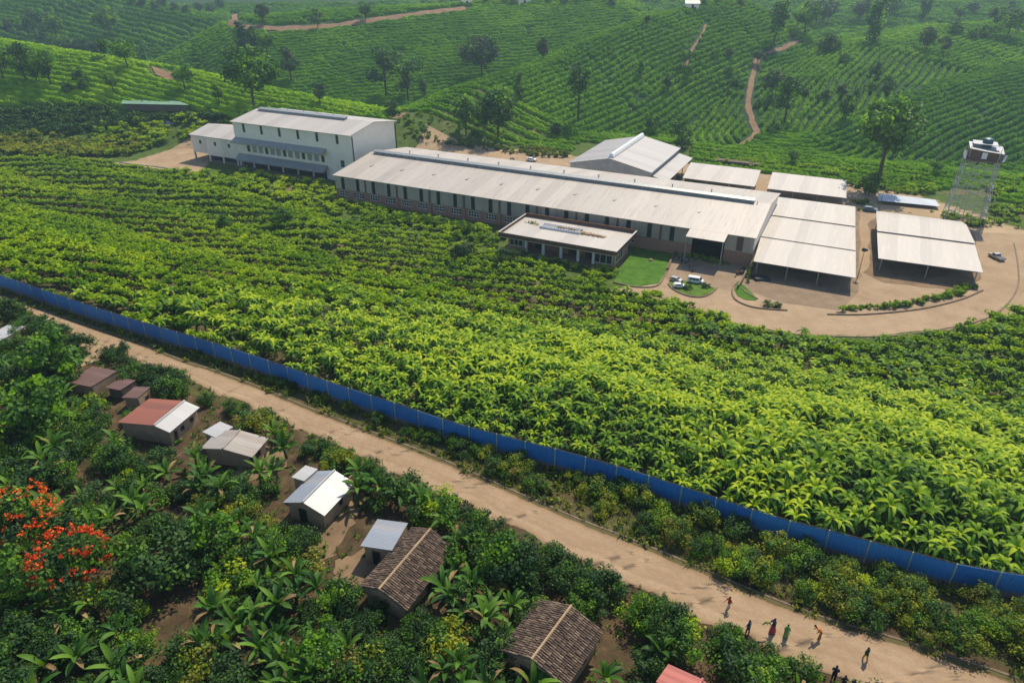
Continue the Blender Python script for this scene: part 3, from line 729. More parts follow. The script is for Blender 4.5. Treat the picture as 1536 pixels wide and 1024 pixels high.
# thin, broken places
k &= ~((np.sin(p[:,0]*.13+2)*np.sin(p[:,1]*.17+p[:,0]*.04) > .975)) & (r.random(len(p)) < .985)
k0 = k; p, Z, PXf, PYf, q = p[k], Z[k], PXf[k], PYf[k], q[k]
n = len(p); dist = np.hypot(p[:,0], p[:,1])
print("field plants", n)
bushyness = np.clip((dist-72)/38+r.normal(size=n)*.18-(PXf-700)/2500, 0, 1)
par = par[k0]; isb = r.random(n) < bushyness
hv = 1+.16*np.sin(p[:,0]*.12+1)*np.sin(p[:,1]*.1)+r.normal(size=n)*.1
scl = np.clip(hv, .6, 1.5)*1.15
scl = scl*np.where(q < fence_q+3, .82, 1)
inframe = (PXf > -15) & (PXf < 1551)
order = np.argsort(dist+np.where(isb, 200, 0)+np.where(inframe, 0, 500))
ind = order[:300]; rest = np.setdiff1d(np.arange(n), ind)
fm = [proto_mesh("crop_plant", pr, FIELD_M) for pr in pr_field]
for i in ind:
    o = bpy.data.objects.new("crop_plant", fm[int(r.integers(0, len(fm)))]); COL.objects.link(o)
    o.location = (p[i,0], p[i,1], Z[i]-.05); o.rotation_euler = (r.normal()*.1, r.normal()*.1, r.random()*6.28); s = scl[i]; o.scale = (s, s, s*(.9+.25*r.random()))
    tag(o, "large arching leaved crop plant in the dense yellow green field just behind the blue fence", "crop plant", "crop plants nearest the blue fence")
ri = rest[~isb[rest]]
near = ri[dist[ri] < 95]; far = np.setdiff1d(ri, near)
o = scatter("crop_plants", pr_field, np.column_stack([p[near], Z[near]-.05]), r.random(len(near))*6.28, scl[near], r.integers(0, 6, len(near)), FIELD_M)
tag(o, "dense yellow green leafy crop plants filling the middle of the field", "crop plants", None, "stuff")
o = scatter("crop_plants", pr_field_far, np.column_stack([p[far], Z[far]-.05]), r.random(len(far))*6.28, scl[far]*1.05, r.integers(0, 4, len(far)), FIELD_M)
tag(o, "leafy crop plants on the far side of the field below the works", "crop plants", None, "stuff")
bi = rest[isb[rest] & (par[rest] == 0)]
sv = np.stack([scl[bi]*1.4, scl[bi]*.9, scl[bi]*1.12], 1)
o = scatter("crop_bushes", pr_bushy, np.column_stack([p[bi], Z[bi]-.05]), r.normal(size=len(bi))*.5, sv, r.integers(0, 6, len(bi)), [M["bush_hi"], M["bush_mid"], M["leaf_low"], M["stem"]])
tag(o, "rows of rounded green crop bushes on the left and far side of the field", "crop bushes", None, "stuff")

# ------------------------------------------------------------------ shrubs and trees, prototypes
SH = {'shrub': [M['shrub'], M['shrub_dk'], M['leaf_mid']], 'dark': [M['shrub_dk'], M['shrub_dk'], M['shrub']], 'yellow': [M['shrub_y'], M['shrub'], M['shrub_y']],
      'olive': [M['olive'], M['shrub'], M['shrub_y']], 'bright': [M['leaf_mid'], M['shrub'], M['leaf_hi']]}
def stem_part(r, h, spread, n=5, rad=.04):
    mb = MB()
    for i in range(n):
        a = r.random()*6.28; e = spread*(.4+.6*r.random())
        mb.tube([(0,0,-.3), (.3*e*math.cos(a), .3*e*math.sin(a), h*.45), (e*math.cos(a), e*math.sin(a), h)], [rad*1.4, rad, rad*.5], 4)
    return np.array(mb.v), mb
def shrub_cards(r, nl=1500, size=.17):
    return crown(r, 22, nl, (1.0,1.0,.75), .85, .42, size, 3, .55, .62)
shr_geo = [shrub_cards(rng, 2300, .135) for i in range(5)]
SHM = {}
def shrub_mesh(kind, i):
    if (kind, i) not in SHM: SHM[(kind, i)] = proto_mesh("foliage", shr_geo[i], SH[kind])
    return SHM[(kind, i)]
stem_me = stem_part(rng, .9, .5)[1].mesh("stems", M['bark'])
def shrub(x, y, s, kind, label, group=None, sz=1., name="shrub", z=None):
    t = thing(name, label, "shrub", (x, y, (hz(x, y) if z is None else z)-.05), random.random()*6.28, group); t.scale = (s, s*(.85+.3*random.random()), s*sz)
    for nm, me in (("foliage", shrub_mesh(kind, random.randrange(5))), ("stems", stem_me)):
        c = bpy.data.objects.new(nm, me); COL.objects.link(c); c.parent = t
    return t
def banana(r, n=9, L=1.5, W=.34, h=1.0):
    parts = []; o = r.random()*6.28
    for i in range(n):
        az = o+2.4*i+r.normal()*.2; e0 = 86-40*(i/n)+r.normal()*10; e1 = 25-75*(i/n)+r.normal()*22
        parts.append((*leaf_strip((.06*math.cos(az), .06*math.sin(az), h-.12*(i/n)), az, L*(.8+.35*r.random()), W*(.85+.3*r.random()), R(e0), R(e1), 6, .3, r.normal()*.2), 0 if i < n*.65 else (2 if i == n-1 else 1)))
    return collect(parts)
ban_geo = [proto_mesh("leaves", banana(rng, 8+i, 1.3, .27, .8+.12*i), [M['ban'], M['ban_dk'], M['dryleaf']]) for i in range(5)]
mbs = MB(); mbs.tube([(0,0,-.3),(0.03,0,.5),(0,0,1.0)], [.12,.1,.07], 6); ban_stem = mbs.mesh("stem", M['stem'])
def bananap(x, y, s, label, group=None):
    t = thing("banana_plant", label, "banana plant", (x, y, hz(x, y)-.05), random.random()*6.28, group); t.scale = (s,)*3
    t.rotation_euler = (random.gauss(0,.12), random.gauss(0,.12), random.random()*6.28)
    for nm, me in (("leaves", random.choice(ban_geo)), ("stem", ban_stem)):
        c = bpy.data.objects.new(nm, me); COL.objects.link(c); c.parent = t
    return t
# trees: trunk with limbs + crown ; unit height 1, crown built at real-ish proportions
def tree_geo(kind, r):
    mb = MB(); H = 10.
    def limb(p0, p1, r0, r1):
        mid = [(p0[i]+p1[i])/2+r.normal()*.12 for i in range(3)]; mb.tube([p0, mid, p1], [r0, (r0+r1)/2, r1], 5)
    S = dict(round=(42, 2000, (3.2,3.2,3.1), 6.2, 1.25, .55), broad=(56, 2600, (4.3,4.3,3.3), 6.4, 1.3, .55), tall=(36, 1700, (2.1,2.1,3.8), 6.0, 1.1, .52),
             sparse=(17, 1300, (2.8,2.8,3.8), 6.0, 1.15, .55), poplar=(34, 1700, (1.5,1.5,4.6), 5.2, .95, .48), bush=(34, 1600, (3.9,3.9,3.9), 4.6, 1.4, .65), top=(22, 1100, (2.0,2.0,2.3), 7.6, 1.0, .5), high=(46, 2300, (3.0,3.0,2.7), 7.1, 1.25, .5))[kind]
    ncl, nl, rad, zc, cr, size = S
    shape = None
    if kind == 'sparse': shape = lambda c: c+np.column_stack([np.sin(c[:,2]*1.1)*1.1, np.cos(c[:,2]*1.4)*.8, np.zeros(len(c))])
    v, f, t = crown(r, ncl, nl, rad, zc, cr, size, 3, .45, .7, shape)
    tip = (r.normal()*.25, r.normal()*.25, zc+rad[2]*.35)
    limb((0,0,-1.2), (tip[0]*.4, tip[1]*.4, zc-rad[2]*.6), .24, .17); limb((tip[0]*.4, tip[1]*.4, zc-rad[2]*.6), tip, .17, .06)
    for i in range(7):
        a = 6.28*i/7+r.normal()*.3; z0 = zc-rad[2]*(.75-.9*(i%4)/4); e = rad[0]*.7
        limb((tip[0]*.3, tip[1]*.3, z0), (e*math.cos(a), e*math.sin(a), z0+rad[2]*.55), .1, .03)
    return (v, f, t), mb.mesh("trunk", M['bark'])
TG = {k: [tree_geo(k, rng) for _ in range(3)] for k in ('round','broad','tall','sparse','poplar','bush','top','high')}
TL = {'d': [M['treeleaf'], M['treeleaf'], M['treeleaf_b']], 'b': [M['treeleaf_b'], M['treeleaf'], M['leaf_low']], 'g': [M['treeleaf_g'], M['treeleaf'], M['treeleaf_g']]}
TMESH = {}
def tree(px, py, hpx, kind, tone, label, group=None, at=None):
    c = G(px, py) if at is None else np.array(at)
    d = np.linalg.norm(c-np.array((0,0,HC))); s = hpx*d/(FPX*.93)/10.0
    v = random.randrange(3)
    if (kind, tone, v) not in TMESH: TMESH[(kind, tone, v)] = proto_mesh("crown", TG[kind][v][0], TL[tone])
    t = thing("tree", label, "tree", c, random.random()*6.28, group); t.scale = (s*random.uniform(.9,1.1), s*random.uniform(.9,1.1), s)
    for nm, me in (("crown", TMESH[(kind, tone, v)]), ("trunk", TG[kind][v][1])):
        o = bpy.data.objects.new(nm, me); COL.objects.link(o); o.parent = t
    return t
TREES = [
 (8,125,44,'round','d',"dark round tree on the left slope cut by the photo's left edge"),
 (40,127,44,'round','d',"dark round tree on the left slope, second from the left edge"),
 (58,128,26,'tall','d',"small thin tree between two larger dark trees on the left slope"),
 (78,133,46,'round','d',"dark tree on the left slope, third of the large ones from the left edge"),
 (103,141,18,'bush','d',"low dark bushy tree below the line of trees on the left slope"),
 (127,137,28,'bush','d',"broad bushy dark tree in the middle of the left slope"),
 (172,142,28,'round','d',"lone round tree low on the left slope above the green roofed shed"),
 (278,138,34,'round','d',"dark tree beside the bare earth patch on the left slope"),
 (330,160,31,'tall','d',"slim tree left of the biggest bright tree behind the tall white building"),
 (383,165,75,'broad','b',"biggest bright green tree standing behind the tall white building"),
 (56,62,34,'round','d',"leftmost of three broad dark trees on the hazy far left hill"),
 (87,63,34,'round','d',"middle of three broad dark trees on the hazy far left hill"),
 (166,58,34,'broad','d',"rightmost and broadest of three dark trees on the hazy far left hill"),
 (192,106,38,'round','d',"dark tree standing on the crest of the left slope"),
 (158,91,26,'tall','d',"tall dark tree at the end of the wood in the left valley"),
 (220,97,24,'sparse','d',"thin dark tree beside the valley wood left of the bare earth patch"),
 (437,125,45,'tall','g',"tall dark tree on the middle hill right of the biggest bright tree"),
 (480,160,31,'tall','g',"small brownish tree at the foot of the middle hill"),
 (395,37,25,'round','g',"round tree above the bend of the curved hill road"),
 (477,43,24,'sparse','g',"thin pale tree beside the curved hill road"),
 (368,92,48,'poplar','g',"pale poplar shaped tree on the left flank of the middle hill"),
 (382,84,36,'poplar','g',"narrow tree just right of the pale poplar on the middle hill"),
 (402,86,32,'round','d',"dark round tree of the small clump high on the left of the middle hill"),
 (549,32,24,'round','d',"dark tree standing above the hill road on bare earth"),
 (579,150,68,'sparse','d',"tall ragged tree on the middle hill, left one of the ragged pair"),
 (613,155,66,'sparse','d',"tall ragged tree on the middle hill, right one of the ragged pair"),
 (587,174,24,'bush','g',"low reddish brown bushy tree below the ragged pair"),
 (637,148,28,'tall','d',"small dark tree just right of the ragged pair"),
 (722,122,56,'broad','g',"wide grey green tree in the centre of the middle hill"),
 (814,94,34,'tall','g',"slim grey tree near the crest line between the two hills"),
 (779,148,35,'poplar','d',"narrow dark cone shaped tree above the bright pair of trees"),
 (700,203,54,'round','b',"bright green tree behind the long roof, left one of the pair"),
 (748,211,72,'round','b',"tallest bright green tree behind the long roof, right one of the pair"),
 (727,200,38,'round','b',"green tree partly hidden between the bright pair behind the long roof"),
 (867,186,76,'top','d',"tall dark tree with a long bare trunk and small round crown"),
 (832,205,23,'bush','g',"low reddish tree at the foot of the centre hill"),
 (960,118,25,'tall','d',"small dark tree high on the centre hill"),
 (1000,137,24,'tall','g',"small grey tree on the centre hill below the highest dark one"),
 (970,38,13,'round','g',"tiny tree on the crest where the two hills meet"),
 (980,204,32,'bush','b',"yellowish bushy tree behind the grey store building"),
 (1022,222,42,'bush','b',"broad green bushy tree behind the right end of the grey store building"),
 (637,206,18,'round','b',"little round tree on the bright strip behind the long roof's left part"),
 (1028,103,26,'round','d',"round dark tree beside the straight track on the centre hill"),
 (1031,122,19,'round','d',"smaller dark tree just below the round one by the straight track"),
 (1072,90,16,'round','d',"left one of two small round trees right of the straight track"),
 (1094,91,16,'round','g',"right one of two small round trees right of the straight track"),
 (1094,115,17,'bush','d',"round bush like tree below the two small round trees"),
 (1102,133,16,'bush','d',"lowest small tree in the column beside the gully path"),
 (1136,97,18,'round','g',"small tree at the top of the gully path"),
 (1162,70,56,'tall','d',"tall dark tree standing where the gully path turns"),
 (1206,53,38,'broad','d',"dark wood edge tree right of the tall tree at the path turn"),
 (1222,45,34,'broad','g',"grey green tree inside the small wood at the top"),
 (1240,40,32,'round','g',"rightmost tree of the small wood at the top"),
 (1234,82,28,'bush','d',"dark clump tree on the upper right hill, left of its neighbour"),
 (1246,82,26,'bush','d',"dark clump tree on the upper right hill, touching its left neighbour"),
 (1288,36,28,'broad','g',"broad pale tree left of the great dark tree on the right hill"),
 (1307,68,56,'poplar','d',"great dense dark tree at the top of the right hill"),
 (1324,41,36,'broad','d',"broad dark tree right behind the great dense tree"),
 (1344,28,24,'tall','d',"thin dark tree beside the upper right hill road"),
 (1382,35,36,'poplar','d',"dense upright dark tree beyond the upper right hill road"),
 (1436,36,21,'round','d',"round dark tree above the upper right hill road"),
 (1456,26,17,'round','g',"small pale tree high above the upper right hill road"),
 (1432,54,20,'bush','d',"round dark tree just below the upper right hill road"),
 (1457,61,17,'bush','d',"reddish dark bush tree, middle of three below the upper right road"),
 (1477,61,19,'bush','d',"reddish dark bush tree, right of three below the upper right road"),
 (1492,45,24,'broad','g',"wide pale tree near the photo's top right corner"),
 (1510,59,32,'broad','d',"broad dark tree lowest of those near the top right corner"),
 (1516,24,16,'round','d',"small round tree uppermost near the top right corner"),
 (1387,80,28,'round','g',"pale spreading tree on the right hill below the road"),
 (1414,84,25,'sparse','g',"thin sparse tree right of the pale spreading one"),
 (1266,98,18,'bush','d',"low round dark tree on the right hill under the dark clump"),
 (1314,115,21,'bush','d',"low round tree in the middle of the right hill"),
 (1236,153,19,'bush','g',"brownish round tree, leftmost of the row on the right hill"),
 (1262,145,19,'bush','g',"brownish round tree, second of the row on the right hill"),
 (1308,138,15,'bush','d',"dark round tree, third of the row on the right hill"),
 (1331,138,21,'bush','d',"dark round tree, rightmost of the row on the right hill"),
 (1281,158,22,'tall','d',"small dark tree standing right above the light green tree"),
 (1266,186,38,'tall','b',"light green tree on the right hill's lower slope"),
 (1176,188,62,'sparse','d',"tall dark tree in the gully right of the dirt path"),
 (1156,150,36,'broad','g',"spreading dark tree beside the tall gully tree"),
 (1313,285,108,'high','b',"large green tree rising behind the open sheds"),
 (1303,292,32,'bush','b',"dense leafy tree at the foot of the large green tree behind the sheds"),
 (1187,248,21,'round','b',"small tree on the bright strip behind the open sheds"),
 (1403,264,20,'round','b',"small thin tree just left of the water tower"),
]
for (x,y,h_,k_,t_,l_) in TREES: tree(x,y,h_,k_,t_,l_)
for i,(x,y,h_) in enumerate([(10,46,14),(25,46,15),(38,48,12),(66,66,16),(80,72,18),(94,76,19),(108,79,19),(120,80,20),(133,82,21),(146,84,22)]):
    tree(x,y,h_,'bush','d' if i%3 else 'g',"dark bushy tree in the wooded band behind the left slope's crest","trees of the left valley wood")
for i in range(9):
    tree(200+i*16+random.randint(-5,5), 16+random.randint(-4,8), 15, 'bush', 'g', "tiny hazy tree in the wooded fold at the photo's top left", "hazy trees at the top left")
for i in range(22):
    tree(640+i*22+random.randint(-8,8), 6+random.randint(-2,5), random.randint(9,15), 'bush', 'g' if i%2 else 'd', "tiny hazy tree along the photo's top edge, right of centre", "hazy trees along the top edge")

# ------------------------------------------------------------------ verge shrubs between road and fence
r = np.random.default_rng(31); nv = 0
fpx = smooth_line(W2([(-160,372),(0,432),(100,464),(200,496),(300,526),(400,559),(500,594),(600,627),(672,652),(760,678),(850,702),(1000,748),(1117,787),(1221,818),(1280,835),(1343,853),(1410,875),(1478,893),(1536,912),(1700,965)]))
rup = resample(ru, 1.0); fen = resample(fpx, 1.0)
def lerp_line(L, t):
    f_ = t*(len(L)-1); i = int(min(f_, len(L)-2)); return L[i]+(L[i+1]-L[i])*(f_-i)
QUEUE = []
X = r.uniform(-100, 60, 6000); Y = r.uniform(25, 120, 6000)
fa_ = np.array(fen); ra_ = np.array(rup)
def side_dist(pt, L):
    d = np.hypot(L[:,0]-pt[0], L[:,1]-pt[1]); i = int(d.argmin()); j = min(i+1, len(L)-1); i0 = max(j-1, 0)
    t = L[j]-L[i0]; n = np.array((-t[1], t[0]))/np.linalg.norm(t); return float((pt-L[i])@n), float(d[i])
taken = []
for x, y in zip(X, Y):
    pt = np.array((x, y)); px, py = proj(x, y, 0.)
    if not (-60 < px < 1620 and 380 < py < 1060): continue
    df, _ = side_dist(pt, fa_); dr, _ = side_dist(pt, ra_)
    t = min(1, max(0, px/1536))
    if df > -.9 or dr < (1.6-.9*t): continue
    s = (.7+.62*t)*(.75+.5*r.random())
    if t < .35: s *= .75
    if dr < s*.7: continue
    if any(abs(x-a) < (s+b_)*.42 and abs(y-c_) < (s+b_)*.42 for a, c_, b_ in taken): continue
    if r.random() > .6+1.1*t: continue
    taken.append((x, y, s)); kd = r.choice(['yellow','olive','shrub','bright','dark'], p=[.38,.17,.2,.22,.03]) if t > .5 else r.choice(['olive','shrub','dark','yellow'], p=[.35,.3,.2,.15])
    lab = ("low olive green shrub on the dry left part of the verge under the blue fence" if t < .45 else "bushy yellow green shrub in the thick right part of the verge under the blue fence")
    QUEUE.append((s*(1.0 if t > .3 else .9)/math.hypot(x, y, HC), x, y, s, str(kd), lab, "shrubs on the verge, " + ("left stretch" if t < .45 else "right stretch"), .85)); nv += 1
print("verge", nv)
# dry grass tufts and weeds
def tuft(r, n=9, L=.35, W=.06):
    return collect([(*leaf_strip((r.normal()*.06, r.normal()*.06, 0), r.random()*6.28, L*(.6+.8*r.random()), W, R(75), R(25+r.normal()*20), 2, .1), int(r.integers(0, 3))) for _ in range(n)])
def weed(r): 
    v, f, t = crown(r, 3, 26, (.22,.22,.12), .14, .16, .16, 3, .3, .6); return v, f, t
prt = [tuft(rng) for _ in range(4)]+[weed(rng) for _ in range(4)]
def weeds(label, pts, size, mats, seed):
    r = np.random.default_rng(seed); n = len(pts); Z = height(pts[:,0], pts[:,1])
    o = scatter("weeds", prt, np.column_stack([pts, Z]), r.random(n)*6.28, size*(.5+r.random(n)), r.integers(0, 8, n), mats)
    tag(o, label, "weeds", None, "stuff")
pts = []
X = r.uniform(-100, 60, 26000); Y = r.uniform(25, 120, 26000); px, py = proj(X, Y, 0*X); qv = X*NQ[0]+Y*NQ[1]
for x, y, a, b_ in zip(X, Y, px, py):
    if not (-60 < a < 1620 and b_ < 1060) : continue
    if not 38 < x*NQ[0]+y*NQ[1] < 54: continue
    pt = np.array((x, y)); df, _ = side_dist(pt, fa_); dr, _ = side_dist(pt, ra_)
    if df > -.15 or dr < .0+.2*math.sin(x*1.7): continue
    pts.append((x, y))
weeds("dry weeds and grass on the verge under the blue fence", np.array(pts), 1.5, [M['olive'], M['shrub'], M['shrub_y']], 4)

# ------------------------------------------------------------------ thicket on the village side of the road
holes = [ [(428,690),(500,690),(535,728),(492,790),(445,775),(425,740)], [(480,790),(545,770),(600,770),(640,790),(680,812),(610,905),(560,880),(500,850)],
          [(185,590),(310,592),(300,625),(262,668),(230,665),(185,625)], [(303,620),(350,622),(400,660),(352,705),(315,680)],
          [(108,548),(175,545),(222,576),(208,600),(125,582)], [(750,965),(856,900),(905,945),(860,1035),(800,1015)],
          [(995,990),(1080,1008),(1060,1060),(990,1060)], [(-20,478),(42,480),(42,505),(0,525),(-20,530)], [(110,512),(150,505),(160,535),(125,540)],
          [(230,870),(320,860),(350,895),(310,950),(250,990),(200,990),(215,930)], [(900,960),(960,945),(1000,975),(960,1020),(900,1010)], [(500,800),(550,830),(560,870),(510,860)], [(395,680),(425,690),(425,720),(400,715)], [(0,668),(60,672),(40,700),(0,705)] ]
rlo = np.array(resample(rl, 1.0)); tk = []; nb = ns = 0
# distinct ones first: (px, py, size, kind, label)
SPECIAL = [
 (345,725,1.3,'shrub',"shrub growing against the front of the streaked tin house"),
 (245,690,1.4,'dark',"dark shrub just below the front corner of the two tone roofed house"),
 (430,805,1.3,'shrub',"shrub below the front wall of the white gabled house"),
 (628,935,1.3,'shrub',"shrub in front of the lower end of the long tiled house"),
 (745,1010,1.3,'dark',"dark shrub at the left corner of the square tiled house"),
 (255,830,2.9,'dark',"largest dark leafy shrub right of the two red flowering bushes"),
 (75,540,2.2,'dark',"dark broad shrub beside the silver roof at the far left"),
 (75,655,1.6,'bright',"bright leafy shrub left of the brown roofed huts"),
 (180,520,1.25,'dark',"grey green upright shrub at the road edge near the brown roofed huts"),
 (195,558,1.5,'shrub',"leafy shrub between the brown roofed huts and the road"),
 (255,580,1.7,'shrub',"dense shrub between the two tone roofed house and the road"),
 (118,612,1.5,'shrub',"green shrub hiding the front of the largest brown hut"),
 (205,622,1.1,'shrub',"shrub at the left end of the two tone roofed house"),
 (150,625,1.6,'shrub',"green shrub in front of the brown roofed huts"),
 (500,690,1.5,'yellow',"yellowish shrub by the road above the white gabled house"),
 (600,730,1.9,'dark',"dark shrub by the road right of the white gabled house"),
 (700,790,2.1,'shrub',"large leafy shrub at the road edge above the long tiled roof"),
 (770,845,2.2,'dark',"large dark shrub at the road edge right of the long tiled roof"),
 (880,905,1.4,'shrub',"leafy shrub between the brown tiled house and the road"),
 (960,925,1.5,'bright',"bright green shrub by the road right of the brown tiled house"),
 (1015,965,1.7,'bright',"broad bright shrub between the road and the red roof corner"),
 (1110,1000,1.7,'shrub',"leafy shrub by the road just right of the red roof corner"),
 (1160,1030,1.6,'bright',"bright shrub at the bottom edge under the walking people"),
 (45,975,2.0,'shrub',"rounded shrub directly below the red flowering bushes at the left"),
 (120,965,1.7,'shrub',"green shrub right below the nearer red flowering bush"),
 (40,1010,2.0,'dark',"dark shrub in the bottom left corner"),
 (215,965,1.0,'bright',"small fresh green shrub alone on the bare soil at the bottom left"),
 (400,905,1.8,'dark',"dark shrub among banana plants left of the long tiled roof"),
 (400,790,1.1,'yellow',"small yellow topped shrub left of the white gabled house"),
 (690,960,1.8,'yellow',"yellow green shrub left of the brown tiled house"),
]
for x_, y_, s, kd, lab in SPECIAL:
    c = G(x_, y_+s*9); shrub(c[0], c[1], s, kd, lab, None, .9); tk.append((c[0], c[1], s*.9))
for x_, y_, h_, tn, lab in [(62,655,95,'b',"tall leafy tree left of the brown roofed huts"),(88,572,80,'d',"dark leafy tree between the silver hut and the brown huts"),(748,862,78,'b',"leafy tree at the road edge right of the long tiled house"),
                        (478,1010,85,'d',"dark leafy tree at the bottom edge left of the square tiled house"),(330,830,82,'d',"tall dark leafy tree in the middle of the thicket left of the yard path"),(30,905,90,'b',"leafy tree below the red flowering shrubs at the left edge")]:
    t = tree(x_, y_, h_, 'bush', tn, lab); tk.append((t.location.x, t.location.y, 1.6))
# two flowering shrubs
fl_geo = []
for i in range(2):
    v, f, t = crown(rng, 170, 1900, (1.05,1.05,.8), 1.0, .11, .06, 1, .84, .9); keepf = v.reshape(-1,4,3).mean(1)[:,2] > .75
    v = v.reshape(-1,4,3)[keepf].reshape(-1,3); f = np.arange(len(v)).reshape(-1,4); fl_geo.append(proto_mesh("flowers", (v, f, np.zeros(len(f), int)), [M['flower']]))
for i, (x_, y_, s, lab) in enumerate([(45,812,2.9,"farther red flowering shrub at the photo's left edge"), (120,880,2.8,"nearer red flowering shrub right of the one at the left edge")]):
    c = G(x_, y_); t = shrub(c[0], c[1], s, 'shrub', lab, None, 1.05, "flowering_shrub"); tk.append((c[0], c[1], s*1.25))
    o = bpy.data.objects.new("flowers", fl_geo[i]); COL.objects.link(o); o.parent = t; o["kind"] = "stuff"
X = r.uniform(-75, 45, 9000); Y = r.uniform(17, 95, 9000); px, py = proj(X, Y, 0*X)
for x, y, a, b_ in zip(X, Y, px, py):
    if not (-70 < a < 1560 and 400 < b_ < 1150): continue
    pt = np.array((x, y)); dd, _ = side_dist(pt, rlo)
    if dd > -.75: continue
    if any(inpoly(np.array([a, a, a-14, a+14]), np.array([b_, b_-20, b_-34, b_-34]), h_).any() for h_ in holes[:7]): continue
    if any(inpoly(np.array([a]), np.array([b_]), h_)[0] for h_ in holes): continue
    nband = math.sin(x*.31+1.)*math.sin(y*.27+x*.1)
    isban = (nband > -.1 and r.random() < .45 and dd < -2.6) or (r.random() < .06 and dd < -2.6)
    if b_ < 560: isban = False
    s = (.95+.35*r.random()) if isban else (.9+.9*r.random())
    if dd > -2: s = min(s, 1.0)
    rr_ = s*(.85 if isban else .9)
    if any((x-u[0])**2+(y-u[1])**2 < ((rr_+u[2])*.43)**2 for u in tk): continue
    if (ns >= 290 and not isban) or (nb >= 290 and isban): continue
    tk.append((x, y, rr_))
    if isban:
        bananap(x, y, s*1.15, "long leaved banana plant in the dark thicket around the tin roofed houses", "banana plants in the village thicket"); nb += 1
    else:
        inside = -20 < a < 1556 and b_ < 1045
        QUEUE.append(((s if inside else s*.2)/math.hypot(x, y, HC), x, y, s, str(r.choice(['shrub','dark','bright','olive'], p=[.47,.45,.04,.04])), "leafy green shrub in the dark thicket on the village side of the road", "shrubs in the village thicket", .95)); ns += 1
QUEUE.sort(key=lambda t_: -t_[0])
for it in QUEUE[:238]: shrub(*it[1:5], it[5], it[6], it[7])
restq = QUEUE[238:]
for kd in sorted({it[4] for it in restq}):
    L_ = [it for it in restq if it[4] == kd]; n_ = len(L_); xy = np.array([[it[1], it[2]] for it in L_]); ss = np.array([it[3] for it in L_])
    o = scatter("shrubs", shr_geo, np.column_stack([xy, height(xy[:,0], xy[:,1])-.05]), r.random(n_)*6.28, np.stack([ss, ss, ss*.9], 1), r.integers(0, 5, n_), SH[kd])
    tag(o, {'shrub': "smaller mid green shrubs", 'dark': "smaller dark green shrubs", 'yellow': "smaller yellowish shrubs", 'olive': "smaller olive brown shrubs", 'bright': "smaller fresh green shrubs"}[kd]+" scattered along both sides of the village road", "shrubs", None, "stuff")
print("thicket", nb, ns)
X = r.uniform(-75, 45, 11000); Y = r.uniform(17, 95, 11000); pts = []
for x, y in zip(X, Y):
    a, b_ = proj(x, y, 0.)
    if not (-70 < a < 1560 and b_ < 1100): continue
    dd, _ = side_dist(np.array((x, y)), rlo)
    if dd > .35+.3*math.sin(x*1.3): continue
    if r.random() < .55 and any(inpoly(np.array([a]), np.array([b_]), h_)[0] for h_ in holes): continue
    pts.append((x, y))
weeds("low weeds on the dark soil between the village houses", np.array(pts), 1.1, [M['shrub'], M['shrub_dk'], M['leaf_mid']], 6)

# ------------------------------------------------------------------ rough planting round the works
def ground_shrubs(label, poly, n, size, kinds, seed, group=None, cap=60):
    """merged shrubbery nobody could count"""
    r = np.random.default_rng(seed); pw = [G(a, b)[:2] for a, b in poly]; xs = [p_[0] for p_ in pw]; ys = [p_[1] for p_ in pw]; out = []
    while len(out) < n:
        x, y = r.uniform(min(xs), max(xs)), r.uniform(min(ys), max(ys))
        if inpoly(np.array([x]), np.array([y]), pw)[0]: out.append((x, y))
    p_ = np.array(out); Z = height(p_[:,0], p_[:,1]); s = size*(.5+.9*r.random(n)**1.5)
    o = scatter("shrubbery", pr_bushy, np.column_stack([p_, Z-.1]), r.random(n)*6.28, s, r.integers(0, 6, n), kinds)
    return tag(o, label, "shrubbery", None, "stuff")
MIXG = [M['shrub_y'], M['shrub'], M['shrub_dk'], M['stem']]; MIXD = [M['shrub'], M['shrub_dk'], M['treeleaf'], M['stem']]; MIXB = [M['bush_hi'], M['bush_mid'], M['shrub'], M['stem']]
ground_shrubs("mixed green shrubbery between the long white building and the crop field", [(420,300),(500,286),(520,303),(640,328),(760,354),(752,374),(700,364),(600,340),(520,330),(440,314)], 300, 1.15, MIXB, 41)
ground_shrubs("rough shrubbery in front of the tall white building", [(230,258),(300,262),(380,262),(500,285),(430,304),(340,286),(260,266)], 240, 1.35, MIXB, 42)
ground_shrubs("yellowish and green bushes round the bare yard at the tall building's left", [(150,185),(240,172),(340,180),(350,192),(300,208),(230,222),(190,236),(150,236),(120,222)], 230, 1.5, MIXB, 54)
ground_shrubs("green scrub on the rise right of the tall building", [(600,180),(640,165),(700,180),(860,215),(860,226),(700,214),(625,206)], 120, .75, MIXB, 55)
ground_shrubs("scrub and bushes left of the tall white building's yard", [(0,168),(60,160),(165,165),(185,178),(290,176),(350,172),(350,182),(250,184),(180,192),(60,205),(0,212)], 620, 1.5, MIXD, 43)
ground_shrubs("yellowish bushes along the field's far left edge", [(0,206),(60,205),(120,212),(200,205),(230,212),(190,235),(100,238),(0,236)], 380, 1.6, MIXG, 44)
ground_shrubs("scrub on the reddish bank behind the open sheds", [(1130,243),(1200,250),(1300,262),(1400,275),(1400,296),(1320,290),(1280,284),(1260,268),(1150,256),(1040,243)], 210, 1.2, MIXB, 45)
ground_shrubs("scrub around and right of the water tower", [(1480,270),(1536,272),(1620,290),(1620,345),(1536,345),(1500,335),(1440,342),(1480,330)], 120, 1.3, MIXB, 46)
ground_shrubs("grass bank and scrub right of the pickup's road", [(1534,372),(1620,370),(1640,450),(1560,470),(1530,462),(1540,430)], 90, .9, MIXG, 47)
